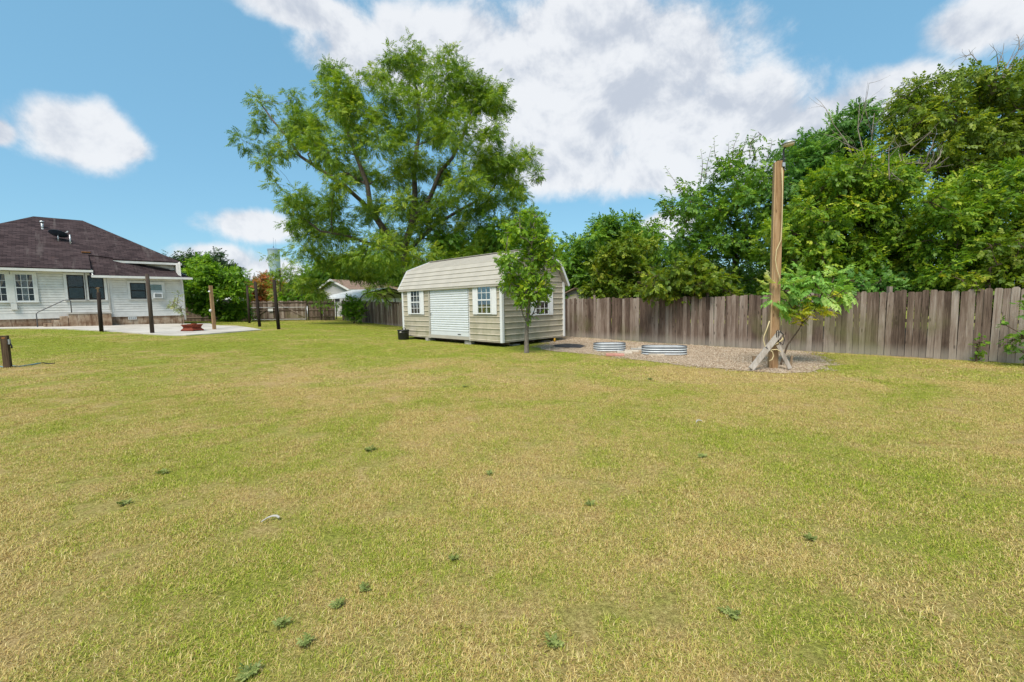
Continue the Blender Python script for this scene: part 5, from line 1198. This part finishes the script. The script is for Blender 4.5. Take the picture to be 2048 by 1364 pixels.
# chinaberry sapling next to the pole
DS = 10.9; sb = P(1560, 712, DS); sb[2] = gz(sb[0], sb[1]) - .05; rg = np.random.default_rng(61)
K = lambda x, y, o=0.: P(x, y, DS + o)
cl = []
for (x, y) in [(1565,565),(1580,556),(1600,552),(1622,552),(1645,552),(1668,556),(1682,572),(1660,572),(1635,568),(1610,566),(1588,572),(1570,585),(1595,590),(1620,588),(1645,588),(1670,588),(1688,580),(1575,600),(1555,575),(1548,596),(1600,605),(1640,602)]:
    cl.append((K(x, y, rg.uniform(-.5, .5)), .13))
sap = make_tree('chinaberry_sapling', 'feathery green sapling growing beside the timber pole and fence', sb, cl, 'sapling', 'frond', .36, 90, 'bark_brown', [sb, K(1575, 690), K(1597, 660), K(1608, 640)], .022,
    [([K(1604,648), K(1596,620), K(1588,590), K(1582,570)], .012), ([K(1604,648), K(1612,615), K(1622,585)], .012), ([K(1604,648), K(1630,620), K(1655,595), K(1670,580)], .012)], 62, droop=.30, twigs=0, clust=.6, up=.9, nrm=.22)
def low_leaves(parent, pts, leaf, seed):
    rng = np.random.default_rng(seed); b = np.array(parent.location); n = 95
    c = np.array([K(*pts[rng.integers(len(pts))]) for _ in range(n)]) - b + rng.normal(0, .11, (n, 3)); A = rng.normal(0, 1, (n, 3)) * np.array([1, 1, .3]) + np.array([0, 0, -.3])
    V, Fq, tv = sprigs(c, A, np.array([0, 0, 1.]) + rng.normal(0, .4, (n, 3)), rng.uniform(.18, .30, n), 'fern', rng, rng.random(n))
    o = link('lower_leaves', np_mesh('lower_leaves', V, Fq, {'tint': ('FLOAT', tv)}), L[leaf], parent); o['label'] = 'yellowing lower leaves'
low_leaves(sap, [(1570,610),(1585,620),(1600,625),(1615,615),(1635,612),(1650,608),(1578,630),(1590,638),(1625,605)], 'saplow', 63)
# ------------------------------------------------------------------ raised beds
def raised_bed(x0, x1, ytop, ybot, Dn, depth, lab, rz):
    pL, pR = P(x0, ybot, Dn), P(x1, ybot, Dn); c = (pL + pR) / 2; Lh = np.linalg.norm(pR - pL) / 2
    c[1] += depth * .5; z = gz(c[0], c[1]); h = .25
    t = thing('raised_bed', lab, 'planter', (c[0], c[1], z + .015), R(rz), 'oval galvanised raised beds')
    a, b = Lh, depth / 2
    def ring(o, z_):
        pts = []; r = b - .0; n = 10
        for s_, x in ((1, a - r), (-1, -(a - r))):
            for k in range(n + 1):
                an = -math.pi / 2 + math.pi * k / n if s_ > 0 else math.pi / 2 + math.pi * k / n
                pts.append((x + (r + o) * math.cos(an), (r + o) * math.sin(an), z_))
        return pts
    rows = []; nr = 28
    for k in range(nr + 1):
        z_ = h * k / nr; rows.append(ring(.013 * math.cos(2 * math.pi * 3.5 * k / nr + math.pi), z_))
    V = [p for r in rows for p in r]; n = len(rows[0]); F_ = [(i * n + k, i * n + (k + 1) % n, (i + 1) * n + (k + 1) % n, (i + 1) * n + k) for i in range(nr) for k in range(n)]
    o = MB().add(V, F_).build('steel_wall', M['bedsteel'], t, True); sm = o.modifiers.new('thick', 'SOLIDIFY'); sm.thickness = .006
    rim = ring(.0, h + .006); MB().tube(rim + rim[:1], .011, 6).build('rim', M['darkrim'], t, True)
    for k in range(3):                                    # dark bands run in the valleys between the corrugations
        zc = h * (k + .5) * 2 / 7 + h / 7 * .5
    MB().add(ring(-.02, .12), [tuple(range(n))]).build('soil', M['soil'], t)
    for z_ in (.071, .143, .214): rr = ring(-.004, z_); MB().tube(rr + rr[:1], .011, 5).build('groove_band', M['darkrim'], t, True)
raised_bed(1191, 1255, 684, 702, 14.5, .62, 'smaller oval galvanised raised bed near the shed', -6)
raised_bed(1291, 1379, 687, 710, 13.25, .62, 'longer oval galvanised raised bed near the light pole', -11)
# pavers
for (px, py, sx, sy, rz, mt, lab) in ((1199, 702.5, .42, .30, 3, 'paver', 'pale paver lying against the smaller raised bed'), (1230, 712, .55, .34, -12, 'pinkpaver', 'pink paver nearest the lawn edge'), (1249, 707.5, .46, .27, -10, 'paver', 'buff paver behind the pink paver'),
        (1263, 704.5, .44, .25, -10, 'paver', 'buff paver between the two raised beds and the pink paver row'), (1275, 700.5, .45, .25, -8, 'cblock', 'greyish paver right of the smaller raised bed'), (1287, 698, .40, .25, -6, 'paver', 'pale paver touching the longer raised bed end'), (1312, 711, .46, .28, -8, 'paver', 'buff paver in front of the longer raised bed')):
    p = G(px, py); o = MB().b2((-sx / 2, -sy / 2, 0), (sx / 2, sy / 2, .055)).build('paver', M[mt], None, bevel=.006); o.location = (p[0], p[1], p[2] + .012); o.rotation_euler = (R(1.2), R(.8), R(rz)); tag(o, lab, 'paver', 'pavers by the raised beds')
# dark mulch patch
mp = [G(1105, 693.5)[:2], G(1130, 696.5)[:2], G(1160, 697)[:2], G(1172, 693.5)[:2], G(1160, 690)[:2], G(1135, 688.5)[:2], G(1112, 690.5)[:2]]
struct(sheet('mulch_patch', mp, .03, M['mulch'], wob=.16), 'dark grey mulch patch on the gravel beside the shed')
# black tub by the shed
tb = P(807, 673.5, 20.6); tz = gz(tb[0], tb[1]); tub = thing('planter_tub', 'black plastic tub with white sticker at the shed corner', 'tub', (tb[0], tb[1], tz), R(20))
MB().lathe([(.001, 0), (.235, 0), (.245, .03), (.262, .40), (.275, .42), (.275, .46), (.25, .46), (.24, .2), (.001, .2)], (0, 0, 0), 24).build('body', M['blackplastic'], tub, True)
MB().lathe([(.256, .315), (.268, .322), (.268, .338), (.258, .345)], (0, 0, 0), 24).build('band', M['black'], tub, True)
MB().box((-.15, -.225, .37), (.09, .012, .055), Matrix.Rotation(R(-35), 3, 'Z')).build('sticker', M['paper'], tub); tube_part('handle', [(.10, 0, .44), (.10, 0, .53), (.04, 0, .55), (-.02, 0, .53), (-.02, 0, .44)], .018, M['black'], tub)
# rust-red fire pit on the patio
fp = G(385, 663); fp_ = thing('fire_pit', 'low rust-red waisted fire pit on the concrete patio', 'fire pit', (fp[0], fp[1], fp[2] + .047), R(6))
m = MB(); prf = [(.46, .02), (.46, .06), (.37, .17), (.44, .30), (.47, .31), (.47, .34), (.42, .34), (.36, .2)]
m.lathe([(r * 1.2, z_) for r, z_ in prf], (0, 0, 0), 6, 1.0); m.build('bowl', M['brickred'], fp_)
MB().lathe([(.001, .22), (.42, .22)], (0, 0, 0), 6).build('ash', M['soil'], fp_)
for k in range(6): an = k * math.pi / 3; MB().bar((.55 * math.cos(an), .55 * math.sin(an), -.01), (.53 * math.cos(an), .53 * math.sin(an), .07), .07, .05).build('foot', M['brickred'], fp_)
for k, (x, y, z_, a2) in enumerate(((-.1, .05, .33, 20), (.15, -.08, .36, -30))): MB().box((x, y, z_), (.3, .12, .06), Matrix.Rotation(R(a2), 3, 'Z')).build('brick', M['brickred'], fp_)
# things under and around the shed
p = sw(2.95, -.1); tag(MB().tube([(p[0], p[1], gz(p[0], p[1]) - .02), (p[0] + .01, p[1], gz(p[0], p[1]) + .16)], [.05, .035], 10).build('yellow_bottle', M['yellow'], None, True), 'small yellow plastic bottle under the shed gable edge', 'bottle')
# weeds and litter on the lawn
def weed(px, py, s, i, lab):
    rng = np.random.default_rng(900 + i); p = G(px, py); n = 16; an = rng.uniform(0, 6.28, n)
    t = thing('weed', lab, 'weed', tuple(p), 0, 'low green weeds scattered over the lawn')
    A = np.stack([np.cos(an), np.sin(an), rng.uniform(.15, .7, n)], 1); c = np.c_[rng.normal(0, s * .18, (n, 2)), np.full(n, .015)]
    V, Fq, tv = sprigs(c, A, np.array([0, 0, 1.]) + rng.normal(0, .3, (n, 3)), s * rng.uniform(.5, .9, n), 'broad', rng, rng.random(n))
    link('leaves', np_mesh('leaves', V, Fq, {'tint': ('FLOAT', tv)}), L['weed'], t)
for i, (x, y, s) in enumerate([(560,1252,.15),(610,1290,.14),(495,1354,.16),(675,1215,.13),(740,902,.20),(1105,1292,.16),(1460,1232,.15),(1405,915,.18),(730,1182,.13),(325,948,.18),(1180,1010,.13),(980,950,.15),(1620,1080,.14),(250,1010,.16),(905,1120,.12),(1300,760,.2),(930,775,.2)]):
    weed(x, y, s * .30, i, 'small low green broadleaf weed in the lawn')
def scrap(px, py, s, lab):
    p = G(px, py); rng = random.Random(px); m = MB(); pts = [(-s, -.02, .022), (-s * .55, .025, .032), (0, .045, .036), (s * .5, .048, .034), (s, .035, .026)]
    V = []
    for x, y, z_ in pts: V += [(x, y - .010, z_), (x, y + .010, z_ + .004)]
    m.add(V, [(2 * i, 2 * i + 2, 2 * i + 3, 2 * i + 1) for i in range(4)]); o = m.build('paper_scrap', M['paper'], None); o.location = tuple(p); sm = o.modifiers.new('t', 'SOLIDIFY'); sm.thickness = .004; tag(o, lab, 'litter')
scrap(540, 1046, .055, 'curved white scrap lying on the dry foreground grass'); scrap(1399, 847, .05, 'small white scrap lying on the middle of the lawn')
def crumbs(px, py, n, mat, name, lab, spread, s):
    p = G(px, py); rng = np.random.default_rng(int(px)); m = MB()
    for _ in range(n): q = rng.normal(0, spread, 2); m.box((q[0], q[1], .02), (s * rng.uniform(.5, 1.3), s * .5, s * .3), Matrix.Rotation(rng.uniform(0, 3), 3, 'Z'))
    o = m.build(name, M[mat]); o.location = tuple(p); struct(o, lab, 'stuff')
